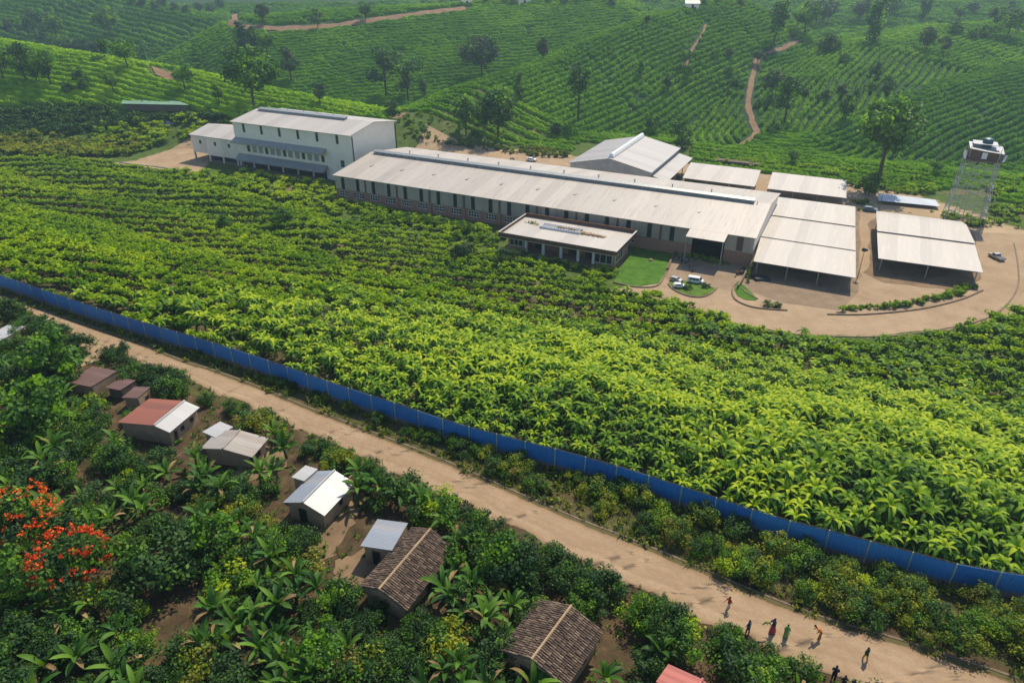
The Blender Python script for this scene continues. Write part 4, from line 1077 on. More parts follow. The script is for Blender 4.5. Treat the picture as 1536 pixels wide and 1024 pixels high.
ground_shrubs("low scrub around the water tower's foot", [(1405,318),(1425,325),(1500,332),(1500,345),(1462,346),(1420,335),(1395,318)], 45, .9, MIXB, 56)
ground_shrubs("scrub on the bare ground left of the blue grey sheet roof", [(1275,300),(1300,300),(1312,312),(1290,322),(1288,312)], 16, .8, MIXG, 57)
ground_shrubs("low hedge along the curved kerb below the open sheds", [(1248,468),(1300,466),(1380,458),(1440,444),(1470,430),(1462,426),(1400,446),(1330,458),(1280,462)], 85, .75, MIXB, 48)
ground_shrubs("narrow planting between the long building's end and the triple shed", [(1112,412),(1122,428),(1132,400),(1160,310),(1156,306),(1128,380)], 60, .6, MIXG, 49)
ground_shrubs("plants at the foot of the entrance block's porch", [(770,378),(860,398),(930,406),(915,425),(840,414),(760,392)], 90, .9, MIXB, 50)
ground_shrubs("bright planting behind the long roof's left part", [(615,205),(700,212),(840,226),(860,238),(800,236),(700,222),(620,212)], 120, 1.1, MIXG, 51)
ground_shrubs("planting along the foot of the brick wall by the parking yard", [(1015,376),(1100,396),(1096,402),(1012,384)], 50, .55, MIXB, 52)
ground_shrubs("scrub behind the tall white building", [(300,200),(345,185),(380,160),(600,168),(640,200),(610,212),(600,185),(400,168)], 150, 1.2, MIXB, 53)

# ------------------------------------------------------------------ the works, all square to one survey frame
FO = np.array((-44.5, 175.9)); FRZ = math.atan2(EQ[1], EQ[0])
def FL(a, b, z=-12.): 
    p_ = FO+EQ*a+NQ*b; return (p_[0], p_[1], z)
WIN = {}
def window(parent, x, z0, z1, wd, y=0., cols=1, rows=1, fm=None, pane=None, name="window", fr=.09, face='y', depth=.16):
    """framed window on a wall at y facing -y (or on a wall x = y facing +x)"""
    key = (round(z1-z0,2), round(wd,2), cols, rows, (fm or M['white']).name, (pane or M['glass']).name, face)
    if key not in WIN:
        H = z1-z0; mb = MB()
        mb.box(-wd/2, wd/2, -.05, depth, 0, fr); mb.box(-wd/2, wd/2, -.05, depth, H-fr, H)
        mb.box(-wd/2, -wd/2+fr, -.047, depth-.003, fr, H-fr); mb.box(wd/2-fr, wd/2, -.047, depth-.003, fr, H-fr)
        for i in range(1, cols): c = -wd/2+wd*i/cols; mb.box(c-fr/2, c+fr/2, -.044, .04, fr, H-fr)
        for i in range(1, rows): c = H*i/rows; mb.box(-wd/2+fr, wd/2-fr, -.041, .037, c-fr/2, c+fr/2)
        WIN[key] = (mb.mesh(name, fm or M['white']), MB().box(-wd/2+fr, wd/2-fr, -.02, .02, fr, H-fr).mesh("pane", pane or M['glass']))
    a, b_ = WIN[key]; o = bpy.data.objects.new(name, a); COL.objects.link(o); o.parent = parent
    if face == 'y': o.location = (x, y, z0)
    else: o.location = (y, x, z0); o.rotation_euler = (0, 0, R(90))
    g_ = bpy.data.objects.new("pane", b_); COL.objects.link(g_); g_.parent = o
    return o
def gable_roof(parent, L, D, zr, ze, mat, oh=.8, rid=None, th=.15, name="roof"):
    rid = D/2 if rid is None else rid
    sl1 = (zr-ze)/rid; sl2 = (zr-ze)/(D-rid); a = []
    a.append(MB().slab([(-oh*.6, -oh, ze-sl1*oh), (L+oh*.6, -oh, ze-sl1*oh), (L+oh*.6, rid, zr), (-oh*.6, rid, zr)], th).build(name, mat, parent))
    a.append(MB().slab([(-oh*.6, rid, zr), (L+oh*.6, rid, zr), (L+oh*.6, D+oh, ze-sl2*oh), (-oh*.6, D+oh, ze-sl2*oh)], th).build(name, mat, parent))
    return a

# --- long processing hall
F1 = thing("factory_hall", "very long low white hall with shallow ridged roof, dark slot windows and brick base", "factory building", FL(0,0), FRZ)
L, D, ZE, ZR, RD = 102.4, 32.0, 6.2, 8.3, 16.0
MB().box(0, L, D-.3, D, 0, ZE-.12).box(0, .3, .3, D-.3, 0, ZE-.12).box(L-.3, L, .3, D-.3, 0, ZE-.12).build("wall", M['white2'], F1)
for x0 in (0, L-.3):
    MB().add([(x0,.3,ZE-.12),(x0,D-.3,ZE-.12),(x0,RD,ZR-.2),(x0+.3,.3,ZE-.12),(x0+.3,D-.3,ZE-.12),(x0+.3,RD,ZR-.2)], [(0,1,2),(3,5,4),(0,2,5,3),(1,4,5,2),(0,3,4,1)]).build("gable", M['white2'], F1)
rf = gable_roof(F1, L, D, ZR, ZE, M['roof'], .6, RD)
# ridge ventilator
mb = MB(); mb.slab([(1,RD-1.1,ZR+.55),(L-3,RD-1.1,ZR+.55),(L-3,RD,ZR+.8),(1,RD,ZR+.8)], .08).slab([(1,RD,ZR+.8),(L-3,RD,ZR+.8),(L-3,RD+1.1,ZR+.55),(1,RD+1.1,ZR+.55)], .08)
vt = mb.build("ridge_vent", M['steel'], F1)
mb = MB().box(1.1, L-3.1, RD-.75, RD+.75, ZR-.35, ZR+.5)
for i in range(50): mb.box(2+i*2-.06, 2+i*2+.06, RD-1.12, RD-.8, ZR-.1, ZR+.48)
mb.build("vent_louvre", M['greybl'], vt)
for i in range(10):
    x = 6+i*9.3; y = 7.6; z = ZE+(ZR-ZE)*y/RD; mb = MB()
    for k in range(3): mb.slab([(x+.1*k-.35, y-.5+k*.42, z+.12-0.05), (x+.5+.1*k-.35, y-.5+k*.42, z+.12-.05), (x+.5+.1*k-.35, y-.2+k*.42, z+.16-.02), (x+.1*k-.35, y-.2+k*.42, z+.16-.02)], .14)
    mb.build("roof_vent", M['greybl'], rf[0])
for i in range(10):
    x = 8+i*9.0; mb = MB().tube([(x, 22, ZR-.9), (x, 22, ZR-.2)], .14, 6).tube([(x,22,ZR-.2),(x,22,ZR-.1)], .28, 6); mb.build("vent_pipe", M['steel'], rf[1])
bay = L/11.; DOOR = (90.4, 96.9)
bm_ = MB(); wm = MB(); 
def seg(x0, x1, f):
    for a_, b_ in ((x0, min(x1, DOOR[0])), (max(x0, DOOR[1]), x1)):
        if b_-a_ > .05: f(a_, b_)
seg(0, L, lambda a_, b_: wm.box(a_, b_, -.12, .22, 2.7, ZE-.14))
pl = MB()
for i in range(11):
    x0 = i*bay
    seg(x0+.01, x0+bay-.01, lambda a_, b_: bm_.box(a_, b_, 0, .25, 0, .95))
    seg(x0+.01, x0+bay-.01, lambda a_, b_: bm_.box(a_, b_, .003, .247, 2.35, 2.695))
    px_ = [x0+.01, x0+1.0, x0+3.9, x0+5.6, x0+8.4, x0+bay-.01]
    if i < 8:
        for a_, b_ in ((px_[0], px_[1]), (px_[2], px_[3]), (px_[4], px_[5])): seg(a_, b_, lambda u, v_: bm_.box(u, v_, -.05, .25, .95, 2.35))
        for c_ in (x0+2.45, x0+7.0): window(F1, c_, .95, 2.35, 2.85, .08, 4, 2)
    elif i == 8:
        for a_, b_ in ((px_[0], px_[1]), (px_[2], px_[5])): seg(a_, b_, lambda u, v_: bm_.box(u, v_, -.05, .25, .95, 2.35))
        window(F1, x0+2.45, .95, 2.35, 2.85, .08, 4, 2)
    else:
        seg(px_[0], px_[5], lambda u, v_: bm_.box(u, v_, -.05, .25, .95, 2.35))
    for c_ in (x0+2.4, x0+6.95):
        if not (DOOR[0]-1 < c_ < DOOR[1]+1) and i < 10: window(F1, c_, 2.75, ZE-.2, .95, -.13, 1, 1, M['black'], M['dark'], "slot_window", .06)
    if i and i != 10: pl = MB().box(x0-.28, x0+.28, -.3, .0, 0, 2.7, 0).box(x0-.2, x0+.2, -.27, -.123, 2.703, ZE-.16, 1).build("pilaster", [M['brick'], M['brown']], F1)

def split_x(mb_, xs):
    out = [MB(), MB()]; k = 0
    for i in range(0, len(mb_.v), 8):
        c_ = sum(v[0] for v in mb_.v[i:i+8])/8; o_ = out[0 if c_ < xs else 1]; base = len(o_.v); o_.v += mb_.v[i:i+8]
        o_.f += [tuple(j-i+base for j in f) for f in mb_.f[i//8*6:i//8*6+6]]; o_.m += [0]*6
    return out
for h__ in split_x(bm_, 93): h__.build("brick_wall", M['brick'], F1); wm.build("front_panelling", M['white2'], F1)
MB().box(99.2, 100.4, -.22, -.124, 2.9, ZE-.2).build("door_panel", M['brown'], F1)
# loading bay with its own roof
mb = MB().slab([(89.8,-4.0,5.6),(97.3,-4.0,5.6),(97.3,-.61,ZE-.09),(89.8,-.61,ZE-.09)], .12); mb.build("loading_canopy", M['roof'], F1)
MB().box(90.2, 97.1, .3, 8., 0, .06).box(90.2, 97.1, 7.9, 8.1, 0.06, 4.6).box(90.15, 90.4, .26, 7.9, .06, 4.6).box(96.9, 97.15, .26, 7.9, .06, 4.6).build("loading_bay", M['dark'], F1)  # floor and walls coloured near-black for the shade inside the bay
for x in (90.0, 97.1): MB().box(x-.1, x+.1, -3.8, -3.6, 0, 5.35).build("canopy_post", M['steel'], F1)

# --- tall building
T1 = thing("tall_building", "tallest white building with three rows of openings and two long grey awnings", "factory building", FL(-46,12.9), FRZ)
L, D, ZE, ZR = 41.8, 20.5, 13.0, 14.6
mb = MB().box(0, L, 0, .3, 1.9, ZE-.1).box(0, L, D-.3, D, 0, ZE-.1).box(0, .3, .3, D-.3, 0, ZE-.1).box(L-.3, L, .3, D-.3, 0, ZE-.1).box(33., L, .0, .3, 0, 1.9).box(0, 33, 5, 5.2, 0, 1.9)
for x0 in (0, L-.3): mb.add([(x0,.1,ZE-.1),(x0,D-.1,ZE-.1),(x0,D/2,ZR-.2),(x0+.3,.1,ZE-.1),(x0+.3,D-.1,ZE-.1),(x0+.3,D/2,ZR-.2)], [(0,1,2),(3,5,4),(0,2,5,3),(1,4,5,2),(0,3,4,1)])
mb.build("wall", M['white'], T1)
rt = gable_roof(T1, L, D, ZR, ZE, M['roof_t'], .7)
mb = MB().box(1.5, 33, D/2-1.0, D/2+.2, ZR-.3, ZR+.35).slab([(1.3,D/2-1.3,ZR+.42),(33.3,D/2-1.3,ZR+.42),(33.3,D/2+.4,ZR+.62),(1.3,D/2+.4,ZR+.62)], .1); mb.build("ridge_vent", M['steel'], T1)
for x in (8, 14, 19, 25): MB().tube([(x,D/2+4,ZR-.8),(x,D/2+4,ZR+.1)], .16, 6).build("vent_pipe", M['steel'], rt[1])
for x in (4., 10.6, 17.2, 23.8, 30.4, 37.2): window(T1, x, 10.1, 12.6, .95, 0, 1, 1, M['grey'], M['glass'], "slot_window", .1)
window(T1, 38.2, 4.0, 5.9, 1.3, 0, 1, 2, M['grey'])
for i, x in enumerate([4.6,6.9,9.2,11.4,13.6,15.8,18.,20.1,22.6,24.8,27.,29.4,31.6]): window(T1, x, 4.6, 6.6, 1.3 if i%3 == 0 else 1.8, 0, 1, 1, M['white'], M['glass'] if i%3 == 0 else M['greybl'])
for nm, z1, z0, x0, x1 in (("awning", 8.5, 7.6, .0, 33.2), ("awning", 3.9, 2.7, .6, 33.0)):
    MB().slab([(x0,-2.0,z0),(x1,-2.0,z0),(x1,-.01,z1),(x0,-.01,z1)], .1).box(x0, x1, -2.02, -1.9, z0-.5, z0-.11).build(nm, M['greybl'], T1)
for x in (.4,5.5,11,16.5,22,27.5,32.6): MB().box(x-.2, x+.2, -.02, .32, 0, 1.898).build("column", M['white'], T1)
MB().box(.6, 32.4, .9, 1.0, .02, 1.89).build("ground_floor_shade", M['dark'], T1)  # near-black sheet puts the open ground floor's shade into colour
MB().box(0, 33, -1.6, -.03, -.1, .12).build("plinth", M['kerb'], T1)
MB().tube([(L+.12,.4,0),(L+.12,.4,ZE-.6)], .14, 6).build("drain_pipe", M['black'], T1); MB().tube([(L+.12,D-.3,0),(L+.12,D-.3,ZE-.6)], .16, 6).build("drain_pipe", M['black'], T1)

# --- left wing, raised on posts
W1 = thing("wing_building", "lower white annex joined to the left end of the tall building, on posts", "factory building", FL(-64.3,12.9), FRZ)
L, D, ZE, ZR = 18.2, 15., 7.6, 9.2
mb = MB().box(0, 6, 0, .25, 2.3, ZE-.1).box(6, L, 0, .25, 1.9, ZE-.1).box(0, .25, .25, D-.25, 2.3, ZE-.1).box(0, L, D-.25, D, 0, ZE-.1).box(6.2, L, 4, 4.2, 0, 2.3).box(0, L, .25, D-.25, 2.31, 2.45)
mb.add([(0,.1,ZE-.1),(0,D-.1,ZE-.1),(0,D/2,ZR-.2),(.25,.1,ZE-.1),(.25,D-.1,ZE-.1),(.25,D/2,ZR-.2)], [(0,1,2),(3,5,4),(0,2,5,3),(1,4,5,2),(0,3,4,1)])
mb.build("wall", M['white2'], W1); gable_roof(W1, L-.45, D, ZR, ZE, M['roof_t'], .5)
for x in (3.6, 9.6, 15.2): window(W1, x, 4.9, 6.2, 1.1, 0, 1, 1, M['white'])
for x in (.3, 6.4, 11.9, 17.6):
    MB().box(x-.2, x+.2, -.02, .32, 0, 1.895 if x > 6.5 else 2.29).build("column", M['grey'] if x < 1 else M['white'], W1)
MB().box(6.4, L-.2, 1.4, 1.5, .02, 1.88).build("ground_floor_shade", M['dark'], W1)  # shade under the annex painted as a near-black sheet
MB().box(6.3, L, .0, .2, 0, .6).build("plinth", M['kerb'], W1)

# --- grey store with ridge running away from us
S1 = thing("store_building", "grey roofed store with a white tube along its ridge behind the long hall", "factory building", FL(48.6,37.2), FRZ)
L, D, ZE, ZR = 21.8, 28.6, 6.2, 8.5
mb = MB().box(0, L, 0, .3, 0, ZE).box(0, L, D-.3, D, 0, ZE).box(0, .3, .3, D-.3, 0, ZE).box(L-.3, L, .3, D-.3, 0, ZE)
for y0 in (0, D-.3): mb.add([(0,y0,ZE),(L,y0,ZE),(L/2,y0,ZR-.15),(0,y0+.3,ZE),(L,y0+.3,ZE),(L/2,y0+.3,ZR-.15)], [(0,1,2),(3,5,4),(0,2,5,3),(1,4,5,2),(0,3,4,1)])
mb.build("wall", M['grey'], S1)
e = .5
MB().slab([(-e,-.4,ZE-.1),(L/2,-.4,ZR),(L/2,D+.4,ZR),(-e,D+.4,ZE-.1)], .12).build("roof", M['roof_g'], S1)
MB().slab([(L/2,-.4,ZR),(L+e,-.4,ZE-.1),(L+e,D+.4,ZE-.1),(L/2,D+.4,ZR)], .12).build("roof", M['roof_g'], S1)
MB().tube([(L/2,1.,ZR+.45),(L/2,D-.5,ZR+.45)], .55, 10).box(L/2-.7, L/2+.7, .8, D-.4, ZR-.02, ZR+.3).build("ridge_vent", M['carwhite'], S1)
MB().slab([(L+.02,1.5,4.9),(L+4.4,1.5,3.9),(L+4.4,D-.5,3.9),(L+.02,D-.5,4.9)], .12).build("side_roof", M['roof_g'], S1)
for y in (2., 10., 18., 27.): MB().box(L+4.0, L+4.2, y-.1, y+.1, 0, 3.8).build("post", M['steel'], S1)

# --- open sheds
def open_shed(label, a0, b0, planes, posts, mat, extra=None, group=None):
    """planes: (4 corners local a,b,z) ; posts: (a,b,z)"""
    t = thing("open_shed", label, "open shed", FL(a0, b0), FRZ, group)
    for quad in planes:
        MB().slab([(a-a0, b-b0, z) for a, b, z in quad], .1).build("roof", mat, t)
    for a, b, z in posts:
        MB().box(a-a0-.1, a-a0+.1, b-b0-.1, b-b0+.1, 0, z).build("post", M['steel'], t)
    mb = MB()
    zs = sorted({round(b, 1) for a, b, z in posts})
    for bb in zs:
        pp = sorted([p_ for p_ in posts if round(p_[1], 1) == bb])
        for p0, p1 in zip(pp[:-1], pp[1:]): mb.tube([(p0[0]-a0, p0[1]-b0, p0[2]-.12), (p1[0]-a0, p1[1]-b0, p1[2]-.12)], .08, 4)
    mb.build("beam", M['brown'], t); return t
def grid_posts(a0, a1, bs, n, zf): return [(a0+.5+(a1-a0-1)*i/(n-1), b, zf(b)) for b in bs for i in range(n)]
open_shed("open sided white roofed shed, left one of the two behind the triple shed", 75.7, 46.3, [[(76.8,46.2,3.2),(95.2,46.2,3.2),(94.2,61.5,3.6),(75.2,61.5,3.6)]], grid_posts(76.8,95,(46.8,),4,lambda b:3.05)+grid_posts(75.8,94,(60.8,),4,lambda b:3.4), M['roof_s'])
open_shed("open sided white roofed shed, right one of the two behind the triple shed", 97.4, 46.0, [[(98.3,45.9,3.2),(116.6,46.0,3.2),(115.6,61.0,3.6),(97.3,61.0,3.6)]], grid_posts(98.3,116.4,(46.5,),4,lambda b:3.05)+grid_posts(97.6,115.4,(60.3,),4,lambda b:3.4), M['roof_s'])
open_shed("largest open shed with three overlapping white roof sheets, next to the long hall", 101, -4, [[(101.6,23.2,3.75),(119.7,23.2,3.75),(118.9,36.6,4.1),(100.8,36.6,4.1)], [(102.5,9.0,3.4),(120.6,8.9,3.4),(119.7,23.9,3.55),(101.6,23.9,3.55)], [(103.4,-4.6,2.95),(121.4,-4.6,2.95),(120.6,9.7,3.25),(102.5,9.7,3.25)]],
          grid_posts(103.6,121.2,(-4.0,),4,lambda b:2.83)+grid_posts(102.4,120.4,(9.2,),4,lambda b:3.1)+grid_posts(101.8,119.6,(23.4,),4,lambda b:3.4)+grid_posts(101,118.8,(36.,),4,lambda b:3.9), M['roof_s'])
open_shed("open shed with two overlapping white roof sheets farthest right, left of the pickup", 124, 9, [[(124.0,22.6,3.6),(141.9,23.2,3.6),(141.0,34.2,3.8),(123.4,34.2,3.8)], [(123.4,34.2,3.8),(141.0,34.2,3.8),(140.4,37.4,3.5),(123.4,37.4,3.5)], [(124.8,7.6,2.95),(142.4,8.4,2.95),(141.9,23.8,3.35),(124.0,23.2,3.35)]],
          grid_posts(125,142,(8.6,),3,lambda b:2.85)+grid_posts(124.2,141.6,(22.9,),4,lambda b:3.2)+grid_posts(123.6,140.4,(36.6,),4,lambda b:3.4), M['roof_s'])

# --- flat roofed entrance block with porch
G1 = thing("entrance_block", "small flat roofed block with brown fascia and white porch columns before the long hall", "office building", FL(55,-12.9), FRZ)
L, D = 24.2, 9.4
G1.scale = (.96, 1, 1)
MB().box(0,4,0,.2,0,1.1).box(0,.2,.2,D,0,3.3).box(3.8,4,.2,3,0,3.3).box(4.2,19.4,3.,3.2,0,3.3).box(19.4,19.6,.2,3.,0,3.3).box(19.6,L,0,.2,0,.6).box(L-.2,L,.2,D,0,3.3).box(0.2,L-.2,D-.2,D,0,3.3).box(0,4,0.003,.197,2.6,3.3).box(19.6,L,.003,.197,2.9,3.3).build("wall", M['brick'], G1)
MB().box(-.6,L+.6,-1.2,D+.2,-.1,.12).build("floor", M['slab'], G1)
window(G1, 2., 1.1, 2.6, 3.2, .1, 3, 1, M['white']); window(G1, 21.9, .6, 2.9, 4.0, .1, 3, 1, M['white'])
window(G1, 3.5, .6, 2.9, 4.2, L+.0, 3, 1, M['white'], None, "window", .09, 'x')
for x in (4.3, 8.4, 12.5, 16.4, 19.8): MB().box(x-.27, x+.27, -.1, .42, .12, 3.28).build("porch_column", M['carwhite'], G1)
for x0, x1 in ((5.2,7.6),(13.,15.2),(17,19)): MB().box(x0, x1, 2.9, 2.99, .13, 2.6).build("doorway", M['dark'], G1)
mb = MB().box(-1.1,L+1.1,-2.,D+1.6,3.3,3.55)
mb.build("ceiling_slab", M['white'], G1)
MB().box(-1.2,L+1.2,-2.15,-1.9,3.45,4.35).box(-1.2,-.95,-1.9,D+1.7,3.45,4.34).box(L+.95,L+1.2,-1.9,D+1.7,3.45,4.34).box(-.95,L+.95,D+1.5,D+1.7,3.45,4.6).build("fascia", M['fascia'], G1)
MB().box(-.95,L+.95,-1.9,D+1.5,3.56,3.8).box(-1.25,L+1.25,-2.2,-2.1,4.36,4.42).box(-1.25,-.9,-2.1,D+1.7,4.35,4.42).box(L+.9,L+1.25,-2.1,D+1.7,4.35,4.42).build("roof", M['roof_t'], G1)
mb = MB()
for i in range(15): mb.box(5.2+i*.62, 5.3+i*.62, 5.4, 7.4, 3.95, 4.25)
mb.box(5.,14.4,5.3,5.4,3.8,4.3).box(5.,14.4,7.4,7.5,3.8,4.3); mb.build("roof_lattice", M['carwhite'], G1)
mb = MB().box(8.8,20.2,5.6,6.6,3.79,3.9)
for i in range(12): mb.box(14.6+i*.45, 14.9+i*.45, 5.2+random.random()*.6, 5.9+random.random()*.8, 3.8, 4.05+random.random()*.2)
for i in range(9): mb.box(9+i*.5, 9.35+i*.5, 6.1, 6.5, 3.85, 4.4+random.random()*.1)
mb.build("roof_rubble", M['mud'], G1)
v, f, t_ = crown(rng, 8, 120, (2.2,.8,.2), 4.0, .5, .35, 3, .3, .6); np_obj("roof_moss", v+np.array((2.2,7,0)), f.ravel(), np.full(len(f),4), t_, [M['olive'], M['shrub'], M['olive']], G1)
MB().add([(20.5,-4.8,.02),(22.3,-4.8,.02),(21.8,-1.2,.35),(20.,-1.2,.35),(20.5,-4.8,-.2),(22.3,-4.8,-.2),(21.8,-1.2,-.2),(20.,-1.2,-.2)], [(0,1,2,3),(4,5,1,0),(5,6,2,1),(6,7,3,2),(7,4,0,3)]).build("ramp", M['brick'], G1)

# --- water tower
TW = thing("water_tower", "tall steel lattice tower with a brown roofed cabin and blue tank on top", "tower", FL(142.2,51.5), FRZ)
HT = 14.2; c0, c1 = 4.0, 3.2
def tc(i, z):
    s = c0+(c1-c0)*z/HT; return ((s, -s, -s, s)[i]*1., (-s, -s, s, s)[i]*1., z)
for i in range(4): MB().tube([tc(i,-.3) , tc(i,HT)], .09, 6).build("leg", M['lattice'], TW)
mb = MB(); nl = 5
for k in range(nl+1):
    z = HT*k/nl
    if k: 
        for i in range(4): mb.tube([tc(i,z), tc((i+1)%4,z)], .07, 4)
for k in range(nl):
    za, zb = HT*k/nl, HT*(k+1)/nl
    for i in range(4): mb.tube([tc(i,za), tc((i+1)%4,zb)], .06, 4).tube([tc((i+1)%4,za), tc(i,zb)], .045, 4)
mb.build("bracing", M['lattice'], TW)
for x, y in ((-1,-1.2),(1,-1.),(0,1.1),(-1.4,.9)): MB().tube([(x*1.4,y*1.4,0),(x,y,HT)], .08, 5).build("riser_pipe", M['lattice'], TW)
mb = MB(); mb.tube([(2.6,-c0-.3,0),(2.6,-c1-.3,HT+1)], .05, 4).tube([(3.1,-c0-.3,0),(3.1,-c1-.3,HT+1)], .05, 4)
for i in range(34): mb.tube([(2.6,-c0-.3+(c0-c1)*i/36,.4+i*.42),(3.1,-c0-.3+(c0-c1)*i/36,.4+i*.42)], .03, 4)
mb.build("ladder", M['lattice'], TW)
MB().box(-3.6,3.6,-3.5,3.5,HT,HT+.3).build("deck", M['brown'], TW)
cb = MB().hexa([(-3.0,-2.6,HT+.3),(3.0,-2.6,HT+.3),(3.0,2.6,HT+.3),(-3.0,2.6,HT+.3)], [(-2.6,-2.2,HT+2.3),(2.6,-2.2,HT+2.3),(2.6,2.2,HT+2.3),(-2.6,2.2,HT+2.3)]).build("cabin", M['brown'], TW)
MB().box(-.5,.5,-2.68,-2.5,HT+.5,HT+1.9).build("cabin_door", M['carwhite'], cb)
MB().hexa([(-3.9,-3.3,HT+.6),(-3.5,-3.4,HT+.3),(-3.5,-.2,HT+.3),(-3.9,-.2,HT+.6)], [(-4.2,-3.2,HT+2.3),(-4.1,-3.3,HT+2.3),(-3.1,-.6,HT+1.6),(-3.3,-.6,HT+1.6)]).build("side_screen", M['carwhite'], TW)
MB().hexa([(3.5,-3.4,HT+.3),(3.9,-3.3,HT+.5),(3.9,-.2,HT+.5),(3.5,-.2,HT+.3)], [(4.1,-3.2,HT+1.9),(4.2,-3.1,HT+1.9),(3.3,-.6,HT+1.3),(3.1,-.6,HT+1.3)]).build("side_screen", M['carwhite'], TW)
MB().slab([(-3.2,-3.1,HT+2.7),(.2,-3.3,HT+2.3),(.2,2.6,HT+2.9),(-3.2,2.6,HT+3.1)], .12).slab([(.25,-3.3,HT+2.3),(3.6,-2.9,HT+2.0),(3.6,2.6,HT+2.5),(.25,2.6,HT+2.9)], .12).slab([(-2.6,-1.6,HT+3.5),(2.2,-1.6,HT+3.4),(2.2,2.0,HT+3.5),(-2.6,2.0,HT+3.6)], .1).build("cabin_roof", M['grey'], TW)
mb = MB(); mb.tube([(.2,.3,HT+2.6),(.2,.3,HT+4.2)], 1.05, 14); mb.ball((.2,.3,HT+4.2), (1.05,1.05,.45), 14, 6); mb.build("tank", plain("blue_tank", (.05,.11,.14), (.035,.08,.1), 1., .4), TW)
for x, y in ((-2.9,-2.5),(2.9,-2.5),(2.9,2.4),(-2.9,2.4)): MB().tube([(x,y,HT+.3),(x,y,HT+3.)], .07, 4).build("roof_post", M['lattice'], TW)
# concrete pit below and the pale cover sheet
pit = MB(); pit.box(-3.4,3.4,-3.0,3.,0,.35); o = pit.build("tower_base", M['yard']); o.location = FL(142.2,51.5,-12.01); o.rotation_euler = (0,0,FRZ); tag(o, "low brown concrete base between the water tower's legs", "concrete base")
t = thing("drying_sheet", "long blue grey flat sheet roof lying low left of the water tower", "low roof", FL(118,54), FRZ)
c4_ = [P(1317,290,-11.2), P(1403,300,-11.2), P(1410,310,-11.2), P(1317,301,-11.2)]
cc = sum(c4_)/4; t.location = (cc[0], cc[1], -12); t.rotation_euler = (0,0,0)
MB().slab([(p_[0]-cc[0], p_[1]-cc[1], .85) for p_ in (c4_[3],c4_[2],c4_[1],c4_[0])], .08).build("cover", M['bluesheet'], t)
for p_ in c4_: MB().tube([((p_[0]-cc[0])*.97, (p_[1]-cc[1])*.9, 0), ((p_[0]-cc[0])*.97, (p_[1]-cc[1])*.9, .8)], .06, 5).build("post", M['wood'], t)
# green roofed shed far left
gz = G(232,161)[2]; c4_ = [P(184,149,gz+1.7), P(262,150,gz+1.7), P(284,158,gz+1.7), P(182,156,gz+1.7)]; cc = sum(c4_)/4
t = thing("green_shed", "long low shed with a pale green flat roof on the left below the tea slope", "shed", (cc[0], cc[1], gz-.6))
MB().slab([(p_[0]-cc[0], p_[1]-cc[1], 2.4) for p_ in (c4_[3],c4_[2],c4_[1],c4_[0])], .15).build("roof", M['greensheet'], t)
mb = MB(); q4 = [((p_[0]-cc[0])*.9, (p_[1]-cc[1])*.8) for p_ in (c4_[3],c4_[2],c4_[1],c4_[0])]; mb.hexa([(*a, 0) for a in q4], [(*a, 2.22) for a in q4]); mb.build("wall", M['wood'], t)

# --- low dark roof and stack behind the sheds, pallet rows
c = P(1105,248,-12); o = MB().box(-6,6,-.8,.8,0,1.0).slab([(-6.2,-1.,1.15),(6.2,-1.,1.15),(6.2,1.,1.3),(-6.2,1.,1.3)], .12).build("timber_stack", M['wood']); o.location = c; o.rotation_euler = (0,0,FRZ); tag(o, "long dark stack of timber behind the left small open shed", "timber stack")
c = P(1142,419,-12); o = MB().hexa([(-1.6,-1.1,0),(1.6,-1.1,0),(1.6,1.1,0),(-1.6,1.1,0)], [(-1.4,-.9,.55),(1.5,-.8,.4),(1.3,.9,.5),(-1.2,1.,.6)]).build("dark_pit", M['black']); o.location = c; tag(o, "black mound standing for a dark pit at the left front of the triple shed", "heap")  # low black mound stands in for a dark pit

# --- retaining wall and rail between hall end and triple shed
pw = [P(a, b, -12) for a, b in ((1147,318),(1139,352),(1131,392),(1120,408),(1112,425),(1106,434))]
mb = MB()
for a, b in zip(pw[:-1], pw[1:]):
    d = (b-a)[:2]; d /= np.linalg.norm(d); n_ = np.array((-d[1], d[0]))*.14
    mb.hexa([(*(a[:2]-n_),-12.1),(*(b[:2]-n_),-12.1),(*(b[:2]+n_),-12.1),(*(a[:2]+n_),-12.1)], [(*(a[:2]-n_),-11.1),(*(b[:2]-n_),-11.1),(*(b[:2]+n_),-11.1),(*(a[:2]+n_),-11.1)])
tag(mb.build("low_wall", M['kerb']), "low pale concrete wall running down between the long hall and the triple shed", "wall")
pw = [P(a, b, -12) for a, b in ((1012,381),(1006,393),(1001,406))]; mb = MB()
for a, b in zip(pw[:-1], pw[1:]):
    d = (b-a)[:2]; d /= np.linalg.norm(d); n_ = np.array((-d[1], d[0]))*.2
    mb.hexa([(*(a[:2]-n_),-12.1),(*(b[:2]-n_),-12.1),(*(b[:2]+n_),-12.1),(*(a[:2]+n_),-12.1)], [(*(a[:2]-n_),-11.4),(*(b[:2]-n_),-11.4),(*(b[:2]+n_),-11.4),(*(a[:2]+n_),-11.4)])
tag(mb.build("low_wall", M['brown']), "low dark wall between the bright lawn and the parking yard", "wall")

